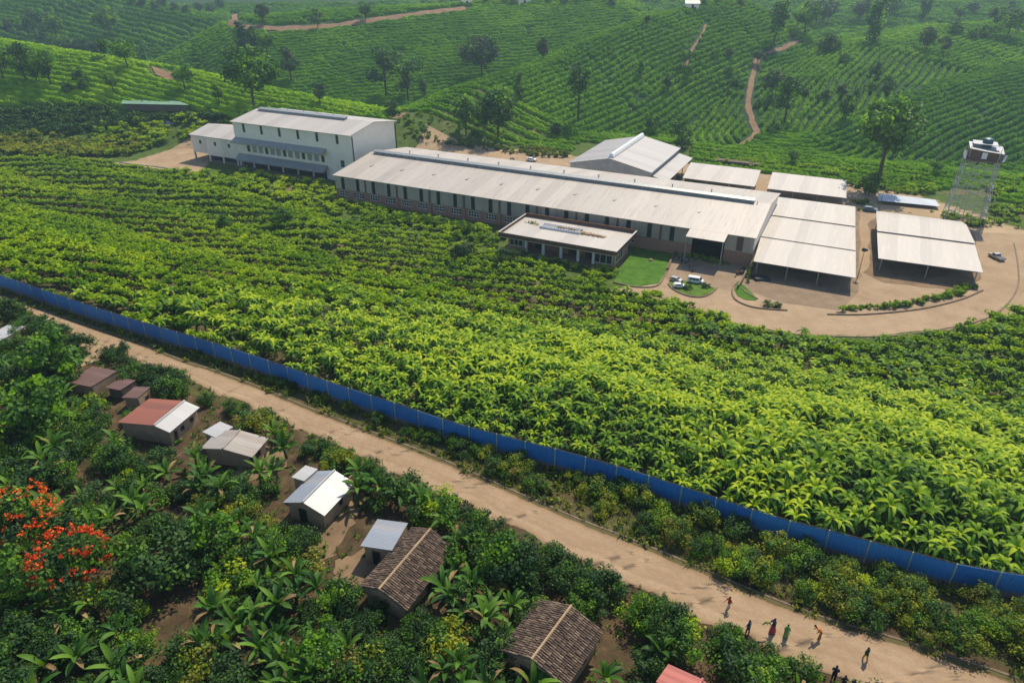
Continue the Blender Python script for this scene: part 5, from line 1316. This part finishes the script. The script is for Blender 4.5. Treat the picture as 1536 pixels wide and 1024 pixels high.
# ------------------------------------------------------------------ blue fence
HF = 2.25
ftop = [(-160,365),(-80,390),(0,413),(100,447),(200,479),(300,508),(400,540),(500,575),(600,607),(672,631),(760,655),(850,678),(925,699),(1000,722),(1060,742),(1117,760),(1176,779),(1221,789),(1278,805),(1343,821),(1410,840),(1478,855),(1536,862),(1620,878),(1700,895)]
fp = resample(smooth_line([P(a, b, HF)[:2] for a, b in ftop]), 2.95)
mid_ = fp[len(fp)//2]
FE = thing("fence", "long blue corrugated sheet fence dividing the crop field from the road verge", "fence", (mid_[0], mid_[1], 0))
for a, b in zip(fp[:-1], fp[1:]):
    d = b-a; Ld = np.linalg.norm(d); o = MB().box(.03, Ld-.03, -.025, .025, -.25, HF+random.uniform(-.04,.04)).build("fence_panel", M['blue'], FE)
    o.location = (a[0]-mid_[0], a[1]-mid_[1], 0); o.rotation_euler = (0, R(random.gauss(0,.25)), math.atan2(d[1], d[0]))
mf = plain("fence_post_paint", (.34,.40,.26), (.22,.28,.2), 2., .7)
pm = MB().tube([(0,-.06,-.3),(0,-.06,HF+.12)], .055, 5).mesh("fence_post", mf)
for a in fp:
    o = bpy.data.objects.new("fence_post", pm); COL.objects.link(o); o.parent = FE; o.location = (a[0]-mid_[0], a[1]-mid_[1], 0)
mb = MB()
fq = resample(fp, 5.9)
for a, b in zip(fp[:-1], fp[1:]): mb.tube([(a[0]-mid_[0], a[1]-mid_[1]+.06, HF+.05), (b[0]-mid_[0], b[1]-mid_[1]+.06, HF+.05)], .045, 4)
mb.build("top_rail", M['wood'], FE)

# ------------------------------------------------------------------ village houses
def tiles(parent, x0, x1, z0, z1, y0, y1, mat, r):
    """barrel tiles on a slope from (x0,z0) eave to (x1,z1) ridge"""
    Ls = math.hypot(x1-x0, z1-z0); ny = int((y1-y0)/.18); nx = max(3, int(Ls/.36)); mb = MB()
    ux, uz = (x1-x0)/Ls, (z1-z0)/Ls; nxx, nz = -uz*(1 if x1 > x0 else 1), abs(ux)
    if nz < 0: nz = -nz
    for i in range(ny):
        yc = y0+(i+.5)*(y1-y0)/ny
        for k in range(nx):
            s0 = Ls*k/nx-.05+r.normal()*.015; s1 = Ls*(k+1)/nx+.03; l0, l1 = .07+abs(r.normal())*.03, .035; yy = yc+r.normal()*.012
            vs = []
            for s, lift, hw in ((s0, l0, .085), (s1, l1, .07)):
                for dy, up_ in ((-hw, 0), (-hw*.5, .045), (hw*.5, .045), (hw, 0)):
                    vs.append((x0+ux*s, yy+dy, z0+uz*s+lift+up_))
            mb.add(vs, [(0,1,5,4),(1,2,6,5),(2,3,7,6)])
    return mb.build("roof_tiles", mat, parent)
def village_house(name, label, r0, r1, wl, wr, zr, zl, zr2, ml, mr, wall, tiled=False, openings=(), cat="house", over=.35, lift_back=0., group=None):
    A, B = P(*r0, zr)[:2], P(*r1, zr)[:2]; c = (A+B)/2; d = A-B; L = np.linalg.norm(d); rz = math.atan2(d[1], d[0])-math.pi/2
    t = thing(name, label, cat, (c[0], c[1], 0), rz, group); h2 = L/2
    if wl > .2:
        o = MB().slab([(-wl,-h2,zl),(0,-h2,zr),(0,h2,zr),(-wl,h2,zl)], .06).build("roof", ml if not tiled else M['wood'], t)
        if tiled: tiles(o, -wl, 0, zl, zr, -h2, h2, M['tile'], rng)
    if wr > .2:
        o = MB().slab([(0,-h2,zr),(wr,-h2,zr2),(wr,h2,zr2),(0,h2,zr)], .06).build("roof", mr if not tiled else M['wood'], t)
        if tiled: tiles(o, wr, 0, zr2, zr, -h2, h2, M['tile'], rng)
    if wl > .2 and wr > .2:
        mb = MB().tube([(0,-h2,zr+.06),(0,h2,zr+.06)], .09, 6); mb.build("ridge_cap", M['mud'] if tiled else mr, t)
    xl, xr = -max(wl-over, 0.02), max(wr-over, .02); y0, y1 = -h2+over*.7, h2-over*.7
    zxl = zr-(zr-zl)*(-xl)/max(wl, .01)-.07; zxr = zr-(zr-zr2)*xr/max(wr, .01)-.07
    if wr <= .2: xr, zxr = -.03, zr-.09
    if wl <= .2: xl, zxl = .03, zr-.09
    prof = [(xl, -.3), (xr, -.3), (xr, zxr), ((xr if wr <= .2 else 0)+(-.005 if wr <= .2 else 0), zr-.09), (xl, zxl)]
    vs = [(x, y0, z) for x, z in prof]+[(x, y1, z) for x, z in prof]
    MB().add(vs, [(0,1,2,3,4),(9,8,7,6,5),(0,5,6,1),(1,6,7,2),(4,9,5,0),(2,7,8,3),(3,8,9,4)]).build("wall", wall, t)
    for kind, side, pos_, wd, z0, z1 in openings:
        if side == 'r': bx = (xr-.02, xr+.05, pos_-wd/2, pos_+wd/2)
        elif side == 'l': bx = (xl-.05, xl+.02, pos_-wd/2, pos_+wd/2)
        else: bx = (pos_-wd/2, pos_+wd/2, y0-.05, y0+.02)
        o = MB().box(*bx, z0, z1).build(kind, M['wood'], t)
        e_ = .06
        if side in 'rl': b2 = (bx[0]-(.02 if side == 'l' else -.0), bx[1]+(.02 if side == 'r' else 0), bx[2]+e_, bx[3]-e_)
        else: b2 = (bx[0]+e_, bx[1]-e_, bx[2]-.02, bx[3])
        MB().box(*b2, z0+e_, z1-e_).build("shutter" if kind == "window" else "door_leaf", M['dark'], o)
    return t
ZV = 2.9
village_house("tin_house", "house with a bright white right roof slope and grey left slope, nearest the yard path", (502,705), (454,753), 2.15, 2.05, 2.5, 1.75, 1.75, M['tin_bl'], M['tin_lt'], M['mud'], False, (("window",'r',.4,.5,.7,1.25),("door",'f',-.4,.8,0,1.5)))  # lit right slope and shaded left slope put into the sheet colours
village_house("lean_to", "tiny shed with a white sheet roof at the corner of the white gabled house", (477,703), (456,721), 1.45, .0, 2.0, 1.9, 1.9, M['tin_lt'], M['tin_lt'], M['mud'], False, (), "shed", .15)
village_house("tin_shed", "square shed with a single blue grey tin roof beside the long tiled roof", (612,784), (588,825), 2.7, .0, 2.1, 1.85, 1.85, M['tin_bl'], M['tin_bl'], M['mud'], False, (("door",'f',-1.5,.7,0,1.45),), "shed", .25)
village_house("tiled_house", "long house with old brown clay tiles, half hidden by banana plants", (646,793), (568,884), 1.75, 2.3, 2.4, 1.8, 1.4, None, None, M['mud'], True, (("door",'r',0,.8,0,1.15),))
village_house("tiled_house", "square brown tiled house standing alone at the bottom of the photo", (857,908), (797,989), 2.45, 2.55, 2.8, 1.9, 1.9, None, None, M['mud'], True, (("door",'f',-.6,.8,0,1.45),("window",'r',.6,.5,.7,1.25)))
village_house("two_tone_house", "house with a rusty red left slope and a pale silver right slope", (277,601), (231,638), 4.4, 1.65, 2.25, 1.8, 1.75, M['rust'], M['tin_lt'], M['mud'], False, (("window",'r',1.1,.5,.75,1.2),("window",'r',-.3,.5,.65,1.15),("door",'r',-1.3,.4,.1,1.25)), "house", .3)
village_house("streaked_tin_house", "house with a pale streaked and partly sooty corrugated roof", (360,645), (334,673), 2.35, 2.9, 2.1, 1.8, 1.6, M['tin_pale'], M['tin_pale'], M['mud'], False, (("window",'r',-.1,.8,.55,1.25),("door",'r',-1.2,.6,0,1.45)))
village_house("lean_to", "small white corrugated porch roof behind the streaked tin house", (350,640), (323,656), 2.0, 0., 1.9, 1.8, 1.7, M['tin_lt'], M['tin_pale'], M['mud'], False, (), "shed", .2)
village_house("rusty_hut", "largest brown roofed hut, nearest the road among the three brown ones", (176,556), (136,580), 3.7, .0, 1.5, 1.35, 2.2, M['rust_dk'], M['rust_dk'], M['mud'], False, (), "hut", .3)
village_house("rusty_hut", "dark sheet roofed hut in the middle of the three brown roofed huts", (204,570), (180,585), 2.2, .0, 1.4, 1.25, 2.2, M['rust_dk'], M['rust_dk'], M['wood'], False, (), "hut", .25)
village_house("rusty_hut", "smallest brown hut with a visible mud wall, next to the two tone house", (226,580), (206,597), 1.9, .0, 1.6, 1.45, 2.2, M['rust_dk'], M['rust_dk'], M['mud'], False, (("window",'r',.2,.4,.6,1.1),), "hut", .2)
village_house("silver_hut", "hut with a silver sheet roof at the photo's far left edge", (39,489), (0,511), 2.8, .0, 1.9, 1.75, 2.2, M['tin_lt'], M['tin_lt'], M['mud'], False, (("door",'r',0,.7,0,1.45),), "hut", .4)
village_house("red_roofed_house", "house showing only the corner of its red roof at the bottom edge", (1054,1018), (1036,1046), 2.3, 2.0, 2.9, 2.4, 2.2, M['redroof'], M['redroof'], M['mud'], False, ())
# broken mud wall behind the silver hut
a, b = P(32,512,0), P(78,488,0); d = (b-a)[:2]; L = np.linalg.norm(d); o = MB().hexa([(0,-.15,-.2),(L,-.15,-.2),(L,.15,-.2),(0,.15,-.2)], [(0,-.13,1.3),(L,-.12,1.0),(L,.1,1.1),(0,.12,1.35)]).build("mud_wall", M['mud']); o.location = a; o.rotation_euler = (0,0,math.atan2(d[1], d[0])); tag(o, "brown mud wall between the silver hut and the road", "wall")
# bare trodden yards
for L in ([(492,775),(520,735),(545,748),(530,785),(500,830),(470,850),(462,815)], [(500,840),(545,825),(610,835),(560,880),(500,875)], [(128,512),(158,515),(150,540),(110,552),(100,540)], [(385,670),(425,670),(430,700),(380,720),(350,712)]):
    sheet("earth_yard", W2(L), M['sand'] if L[0][0] < 200 else M['yard'], .035, .6, jit=.22)

# ------------------------------------------------------------------ vehicles
def wheel(parent, x, y, r_, w_):
    o = MB().disc((0,0,0), r_, w_, 14).build("wheel", M['rubber'], parent); o.location = (x, y, r_)
    MB().disc((0,0,0), r_*.55, w_+.03, 10).build("rim", M['steel'], o); return o
def car(label, name, cat, p, rz, paint, kind, s=1.):
    t = thing(name, label, cat, p, rz); t.scale = (s,)*3
    W = {'van': 1.0, 'pickup': .95, 'small': .85}[kind]
    prof = {'van': [(-2.35,.35),(-2.35,1.75),(-2.2,1.98),(1.15,1.98),(1.75,1.15),(2.3,.98),(2.35,.35)],
            'pickup': [(-2.6,.45),(-2.6,1.1),(-.55,1.1),(-.4,1.72),(.75,1.72),(1.3,1.12),(2.4,1.0),(2.5,.45)],
            'small': [(-1.9,.3),(-1.9,.95),(-1.5,1.4),(.3,1.42),(.95,.98),(1.8,.85),(1.9,.3)]}[kind]
    n = len(prof); vs = []
    for y, k in ((-W,0),(W,0)):
        for x, z in prof: vs.append((x, y*(1 if z < 1.15 else .9), z))
    fs = [tuple(range(n)), tuple(range(2*n-1, n-1, -1))]+[(i, i+n, (i+1)%n+n, (i+1)%n) for i in range(n)]
    o = MB().add(vs, fs).build("body", paint, t)
    bv = o.modifiers.new("bevel", 'BEVEL'); bv.width = .06; bv.segments = 2; bv.limit_method = 'ANGLE'
    if kind == 'van': gl = [(-1.9,-.9),(-.8,.1),(.2,1.0)]; z0, z1 = 1.2, 1.75
    elif kind == 'pickup': gl = [(-.3,.2),(.27,.75)]; z0, z1 = 1.15, 1.6
    else: gl = [(-1.2,-.5),(-.45,.25)]; z0, z1 = .98, 1.32
    for sgn in (-1, 1):
        for a, b in gl:
            yy0, yy1 = sgn*W*1.005, sgn*W*.93
            mb = MB().hexa([(a,yy0-.01,z0),(b,yy0-.01,z0),(b,yy0+.01,z0),(a,yy0+.01,z0)], [(a+.05,yy1-.01,z1),(b-.05,yy1-.01,z1),(b-.05,yy1+.01,z1),(a+.05,yy1+.01,z1)]); mb.build("side_window", M['glass'], t)
    fx = {'van': (1.2,1.9,1.72,1.2), 'pickup': (.8,1.67,1.27,1.16), 'small': (.36,1.37,.9,1.02)}[kind]
    MB().slab([(fx[0]+.03,-W*.8,fx[1]+.02),(fx[2]+.03,-W*.85,fx[3]+.02),(fx[2]+.03,W*.85,fx[3]+.02),(fx[0]+.03,W*.8,fx[1]+.02)], .03).build("windscreen", M['glass'], t)
    if kind == 'pickup': MB().box(-2.5,-.62,-W*.86,W*.86,1.06,1.112).build("load_bed", M['black'], t); MB().box(-.52,-.46,-W*.75,W*.75,1.2,1.6).build("rear_window", M['glass'], t)
    if kind == 'van': MB().box(-2.2,1.1,-.8,.8,1.985,2.02).build("roof_panel", M['carwhite'], t)
    xe = prof[-1][0]; xb = prof[0][0]
    for sgn in (-1,1):
        MB().box(xe-.08, xe+.01, sgn*W*.75-.14, sgn*W*.75+.14, .62, .8).build("headlight", M['lampclear'], t)
        MB().box(xb-.01, xb+.06, sgn*W*.8-.1, sgn*W*.8+.1, .7, .95).build("tail_light", M['lampred'], t)
        for x in (xe-.85, xb+.8): wheel(t, x, sgn*(W-.08), .36 if kind != 'small' else .3, .22)
    MB().box(xe-.06, xe+.06, -W*.9, W*.9, .32, .5).build("bumper", M['black'], t)
    return t
car("white van parked on the tarmac beside the traffic island", "van", "van", P(1043,424,-12), R(-22), M['carwhite'], 'van', .62)
car("small silver car parked behind the white van on the island's left end", "car", "car", P(1014,422,-12), R(-38), M['carsilver'], 'small', .62)
car("small white car standing on the grass of the traffic island", "car", "car", P(1019,431,-11.9), R(-5), M['carwhite'], 'small', .62)
car("silver pickup truck with open bed parked right of the sheds", "pickup_truck", "pickup truck", P(1494,388,-12), R(98), M['carsilver'], 'pickup', .68)
car("blue and white vehicle on the rough ground left of the tall building", "parked_car", "car", G(252,189), R(25), M['carblue'], 'pickup', .8)
car("small pale vehicle behind the long hall beside a pole", "parked_car", "car", P(797,242,-12), R(-10), M['carwhite'], 'small', .8)
car("blue grey vehicle behind the right hand sheds", "parked_car", "car", P(1305,317,-12), R(-25), plain("slate_paint", (.12,.17,.2), (.1,.14,.17), 1., .4), 'small', .85)
def motorcycle(label, p, rz, paint, group=None):
    t = thing("motorcycle", label, "motorcycle", p, rz, group); t.scale = (.8,)*3
    for x in (-.65, .65):
        o = MB().disc((0,0,0), .3, .1, 14).build("wheel", M['rubber'], t); o.location = (x, 0, .3); MB().disc((0,0,0), .18, .12, 8).build("rim", M['steel'], o)
    MB().tube([(-.65,0,.3),(-.1,0,.55),(.35,0,.6),(.5,0,.85)], .05, 5).tube([(.65,0,.3),(.45,0,.95)], .04, 5).box(-.2,.2,-.12,.12,.25,.55).build("frame", M['black'], t)
    MB().ball((.15,0,.75), (.28,.14,.14), 8, 5).build("fuel_tank", paint, t)
    MB().box(-.65,-.1,-.13,.13,.7,.82).build("seat", M['black'], t)
    MB().tube([(.4,-.33,1.02),(.47,0,.96),(.4,.33,1.02)], .03, 5).build("handlebar", M['steel'], t)
    MB().ball((.55,0,.88), .09, 8, 5).build("headlight", M['lampclear'], t)
    return t
for (x, y, rz, c_, lab) in [(1019,388,60,'carwhite',"white motorcycle, first in the row by the hall's brick wall"),(1023,393,62,'carblue',"blue motorcycle, second in the row by the hall's brick wall"),(1029,395,70,'carwhite',"white motorcycle, third in the row by the hall's brick wall"),
                            (1034,402,75,'lampred',"red motorcycle, fourth in the row of motorcycles"),(1039,407,68,'black',"dark motorcycle at the front end of the row"),(1110,412,20,'black',"dark motorcycle beside the orange clad person"),(768,240,10,'carblue',"blue motorcycle behind the long hall near the pole")]:
    motorcycle(lab, P(x, y, -12), R(rz), M[c_])

# ------------------------------------------------------------------ people
def person(label, p, face, top, bottom, stride=.2, lean=0., skirt=False, arms=(0.25,-.2), hgt=1.72, carry=None, cat="person"):
    """one continuous skinned body; clothes and hair are children; x is forward"""
    t = thing("person", label, cat, p, face); k = hgt/1.72*.9; t.scale = (k,k,k)
    mb = bmesh.new(); sk = mb.verts.layers.skin.verify(); 
    def V_(x, y, z, r_):
        if z > .92: x += (z-.92)*math.tan(lean)
        v = mb.verts.new((x,y,z)); v[sk].radius = (r_, r_); return v
    def E_(*vs):
        for a, b in zip(vs[:-1], vs[1:]): mb.edges.new((a, b))
    pel = V_(0,0,.93,.135); pel[sk].use_root = True
    ch = V_(0,0,1.12,.115); c2 = V_(.01,0,1.33,.135); nk = V_(.01,0,1.47,.055); hd = V_(.03,0,1.56,.085); h2 = V_(.035,0,1.655,.082); nose = V_(.115,0,1.585,.018)
    E_(pel, ch, c2, nk, hd, h2); E_(hd, nose)
    for s in (-1,1):
        st = stride*s; hip = V_(0,.09*s,.87,.088); kn = V_(st*.55+.03,.10*s,.48,.058); an = V_(st,.10*s,.09,.038); to = V_(st+.15,.11*s,.035,.032)
        E_(pel, hip, kn, an, to)
        sh = V_(.01,.17*s,1.41,.055); aa = arms[0 if s < 0 else 1]; el = V_(.02+aa*.45,.235*s,1.13,.038); wr = V_(.1+aa,.22*s,.92+abs(aa)*.3,.025); pa = V_(.12+aa*1.1,.215*s,.85+abs(aa)*.33,.03)
        E_(c2, sh, el, wr, pa)
        for j in range(4):
            f1 = V_(.11+aa*1.15+.018*(j-1.5),.215*s-.006,.80+abs(aa)*.34,.0085); f2 = V_(.125+aa*1.18+.018*(j-1.5),.205*s,.765+.006*abs(j-1.5)+abs(aa)*.35,.0075); E_(pa, f1, f2)
        th_ = V_(.165+aa*1.12,.205*s,.83+abs(aa)*.34,.0095); E_(pa, th_)
    me = bpy.data.meshes.new("body"); mb.to_mesh(me); mb.free(); me.materials.append(M['skin'])
    o = bpy.data.objects.new("body", me); COL.objects.link(o); o.parent = t
    o.modifiers.new("skin", 'SKIN').use_smooth_shade = True; sb = o.modifiers.new("sub", 'SUBSURF'); sb.levels = 1; sb.render_levels = 1
    lx = math.tan(lean)
    # hair cap
    m_ = MB(); m_.ball((.015+lx*.72,0,1.665), (.105,.098,.095), 10, 6); m_.build("hair", M['hair'], t, True)
    # top
    m_ = MB(); N = 12
    for i, (z, rx, ry) in enumerate(((.84,.15,.19),(1.0,.135,.17),(1.15,.13,.17),(1.32,.15,.2),(1.43,.12,.19),(1.485,.065,.075))):
        for q_ in range(N): a = 6.283*q_/N; m_.v.append((rx*math.cos(a)+max(0,z-.92)*lx, ry*math.sin(a), z))
        if i: m_.f += [((i-1)*N+q_, (i-1)*N+(q_+1)%N, i*N+(q_+1)%N, i*N+q_) for q_ in range(N)]; m_.m += [0]*N
    for s in (-1,1):
        aa = arms[0 if s < 0 else 1]; m_.tube([(.01+.49*lx,.15*s,1.42),(.015+aa*.25+.35*lx,.215*s,1.27),(.02+aa*.45+.2*lx,.24*s,1.12)], [.075,.068,.06], 8)
    m_.build("shirt", top, t, True)
    m_ = MB()
    if skirt:
        for i, (z, rx, ry) in enumerate(((.18,.24+stride*.5,.24),(.5,.2+stride*.3,.22),(.8,.165,.2),(.98,.145,.18))):
            for q_ in range(N): a = 6.283*q_/N; fl = 1+.06*math.sin(a*5)*(1-i/4); m_.v.append((rx*math.cos(a)*fl+.01, ry*math.sin(a)*fl, z))
            if i: m_.f += [((i-1)*N+q_, (i-1)*N+(q_+1)%N, i*N+(q_+1)%N, i*N+q_) for q_ in range(N)]; m_.m += [0]*N
        m_.build("skirt", bottom, t, True)
    else:
        for s in (-1,1): st = stride*s; m_.tube([(0,.085*s,.95),(0,.092*s,.85),(st*.55+.03,.10*s,.48),(st,.10*s,.13)], [.1,.105,.08,.065], 8)
        m_.build("trousers", bottom, t, True)
    return t
K = 1.0
person("person in a red top and pale trousers walking, farthest left on the road", P(1092,913), R(200), cloth("red", (.45,.04,.03)), cloth("pale", (.6,.6,.58)), .28, 0, False, (.3,-.25), 1.40)
person("person in dark grey clothes standing at the road's lower edge, second from the left", P(1121,950), R(120), cloth("slate", (.10,.12,.12)), cloth("dusk", (.08,.09,.09)), .08, 0, False, (.05,.05), 1.5)
person("person in a dark top and long pink skirt carrying a green bundle at arm's length", P(1158,949), R(190), cloth("navy", (.04,.05,.09)), cloth("pink", (.5,.08,.12)), .14, 0, True, (.32,.2), 1.62)
person("person in a light green dress standing in the middle of the road", P(1178,955), R(250), cloth("green", (.22,.42,.10)), cloth("green", (.22,.42,.10)), .06, 0, True, (.22,.22), 1.42)
person("person in orange bending forward on the road", P(1229,957), R(180), cloth("orange", (.60,.20,.03)), cloth("ochre", (.45,.22,.05)), .16, .75, False, (.35,.3), 1.5)
person("person in dark top and yellow trousers, farthest right on the road", P(1297,990), R(100), cloth("darkgreen", (.04,.09,.05)), cloth("yellow", (.45,.33,.05)), .18, 0, False, (.1,-.1), 1.42)
person("person in dark blue clothes at the bottom edge, tallest of the three beside the road", P(1249,1020), R(60), cloth("ink", (.03,.04,.06)), cloth("ink2", (.03,.035,.045)), .06, 0, False, (.12,.1), 1.6)
person("person in black clothes at the bottom edge, middle one of the three beside the road", P(1263,1032), R(80), cloth("ink3", (.04,.045,.05)), cloth("ink2", (.03,.035,.045)), .08, 0, False, (.1,.1), 1.4)
person("person in black clothes at the bottom edge, rightmost of the three beside the road", P(1277,1037), R(40), cloth("ink4", (.025,.03,.045)), cloth("ink2", (.03,.035,.045)), .06, 0, False, (.1,.1), 1.35)
person("person in orange standing beside a motorcycle at the yard's low wall", P(1104,414,-12), R(200), cloth("orange", (.60,.20,.03)), cloth("navy", (.04,.05,.09)), .06, 0, False, (.2,.1), 1.6)
person("person in blue standing in front of the entrance block's porch", P(807,394,-12), R(100), cloth("skyblue", (.06,.20,.55)), cloth("navy", (.04,.05,.09)), .06, 0, False, (.1,.1), 1.6)
person("person in brown seated height by the row of motorcycles", P(1032,393,-12), R(250), cloth("brown", (.35,.17,.10)), cloth("dusk", (.08,.09,.09)), .06, .2, False, (.3,.3), 1.55)
# the green bundle the third walker holds
c = P(1158,949); o = MB().tube([(0,0,0),(.25,.05,.22),(.5,.06,.2),(.68,0,-.1)], [.03,.08,.07,.02], 6).build("cloth_bundle", cloth("leafgreen", (.12,.25,.05))); o.location = c+np.array((-.9,-.1,.95)); tag(o, "curved green bundle held out by the walker in the pink skirt", "bundle")

# ------------------------------------------------------------------ poles, pipe, small things
def pole(label, p, h_, name="utility_pole", lean=0., arm=True, r_=.11):
    t = thing(name, label, "pole", p, random.random()); MB().tube([(0,0,-.3),(lean*h_,0,h_)], [r_, r_*.6], 6).build("post", M['wood'], t)
    if arm: MB().tube([(-.8+lean*h_,0,h_-.5),(.8+lean*h_,0,h_-.5)], .06, 4).build("crossarm", M['wood'], t)
    return t
pole("wooden pole rising behind the long hall near the small vehicles", P(793,242,-12), 5.0)
pole("thin leaning pole in the scrub before the tall white building", P(457,302,-12), 6.2, "leaning_pole", -.06, False, .07)
def lamp(label, x, y, h_):
    t = thing("yard_lamp", label, "lamp post", P(x, y, -12), R(200)); MB().tube([(0,0,0),(0,0,h_)], [.09,.06], 6).build("post", M['steel'], t)
    MB().hexa([(-.5,-.4,h_),(.4,-.4,h_-.05),(.4,.4,h_-.05),(-.5,.4,h_)], [(-.45,-.35,h_+.35),(.2,-.3,h_+.5),(.2,.3,h_+.5),(-.45,.35,h_+.35)]).build("lamp_head", M['black'], t)
lamp("dark headed lamp post between the triple shed and the right hand shed", 1287, 414, 5.2)
for i, (x, y) in enumerate([(985,300+0),(1318,288)]):
    if i: pole("thin dark post at the left end of the blue grey sheet roof", P(x, y+28, -12), 4.5, "yard_post", 0, False, .08)
pp = [G(*a) for a in ((180,247),(235,253),(290,262),(330,272),(380,284),(430,296),(446,300))]
tag(MB().tube([(p_[0], p_[1], p_[2]+.55) for p_ in pp], .16, 6).build("pipeline", M['steel']), "long pale grey pipeline running through scrub at the field's upper left edge", "pipeline")
pp = [G(*a) for a in ((583,333),(610,337),(650,346),(690,352))]
tag(MB().tube([(p_[0], p_[1], p_[2]+.5) for p_ in pp], .13, 6).build("pipeline", M['steel']), "short grey pipe along the planting below the long hall", "pipeline")
# planters and bushes on kerbs
for x, y, l_ in ((1151,459,"left one of two clipped round bushes on the yard kerb"),(1164,461,"right one of two clipped round bushes on the yard kerb"),(1032,433,"small bush in the middle of the traffic island"),(1060,431,"dark bush at the right end of the traffic island")):
    c = P(x, y, -12); shrub(c[0], c[1], .85, 'shrub', l_, None, .8)
for x, y, h_, l_ in ((338,345,26,"dark lone bushy tree in the crop field on the left"),(427,335,24,"dark lone tree in the crop field below the tall building")):
    tree(x, y, h_, 'bush', 'd', l_)
for x, y, s, l_ in ((697,385,2.3,"dark spiky shrub at the field's edge left of the entrance block"),(760,398,2.2,"rounded dark green tree like shrub beside the entrance block"),(545,300,2.0,"blue green shrub at the left end of the long hall's planting")):
    c = P(x, y, -12); shrub(c[0], c[1], s, 'dark', l_)
for i in range(9):
    c = P(600+i*13+random.uniform(-3,3), 330+i*2.2+random.uniform(-3,3), -12); shrub(c[0], c[1], 1.5, 'bright', "rounded bright green bush in the row along the long hall's garden strip", "rounded bushes along the long hall")
# small round lawn stone
c = P(976,391,-12); o = MB().ball((0,0,.15), (.5,.4,.3), 8, 5).build("lawn_stone", M['mud']); o.location = c; tag(o, "pale stone lying on the bright lawn", "stone")
# tiny settlement on the skyline
for i, (x, y, wd, l_) in enumerate([(1037,14,6,"small white house high on the centre hill's top edge"),(700,8,5,"tiny pale house at the top edge, left one of the skyline pair"),(785,7,7,"tiny pale house at the top edge, right one of the skyline pair")]):
    c = G(x, y); t = thing("hill_house", l_, "house", c, .2*i); MB().box(-wd/2,wd/2,-2,2,-1,2.6).build("wall", M['white'], t)
    MB().slab([(-wd/2-.4,-2.4,2.5),(wd/2+.4,-2.4,2.5),(wd/2+.4,0,3.6),(-wd/2-.4,0,3.6)], .12).slab([(-wd/2-.4,0,3.6),(wd/2+.4,0,3.6),(wd/2+.4,2.4,2.5),(-wd/2-.4,2.4,2.5)], .12).build("roof", M['tin_lt'], t)
    MB().box(-.5,.5,-2.05,-1.99,0,2).build("door", M['dark'], t)

# ------------------------------------------------------------------ the hazy air
mb = MB().box(-1600, 1600, -60, 1700, -60, 75); mh, nth, bh = new_mat("haze_air")
nth.nodes.remove(bh); pv = nth.nodes.new("ShaderNodeVolumePrincipled"); pv.inputs["Density"].default_value = HAZE; pv.inputs["Color"].default_value = (.62,.86,1.0,1); pv.inputs["Anisotropy"].default_value = .35
nth.links.new(pv.outputs[0], nth.nodes["Material Output"].inputs["Volume"])
o = mb.build("haze", mh); o["kind"] = "stuff"; o.display_type = 'WIRE'
tag(o, "pale blue haze over the distant hills", "haze")
bpy.context.view_layer.update()
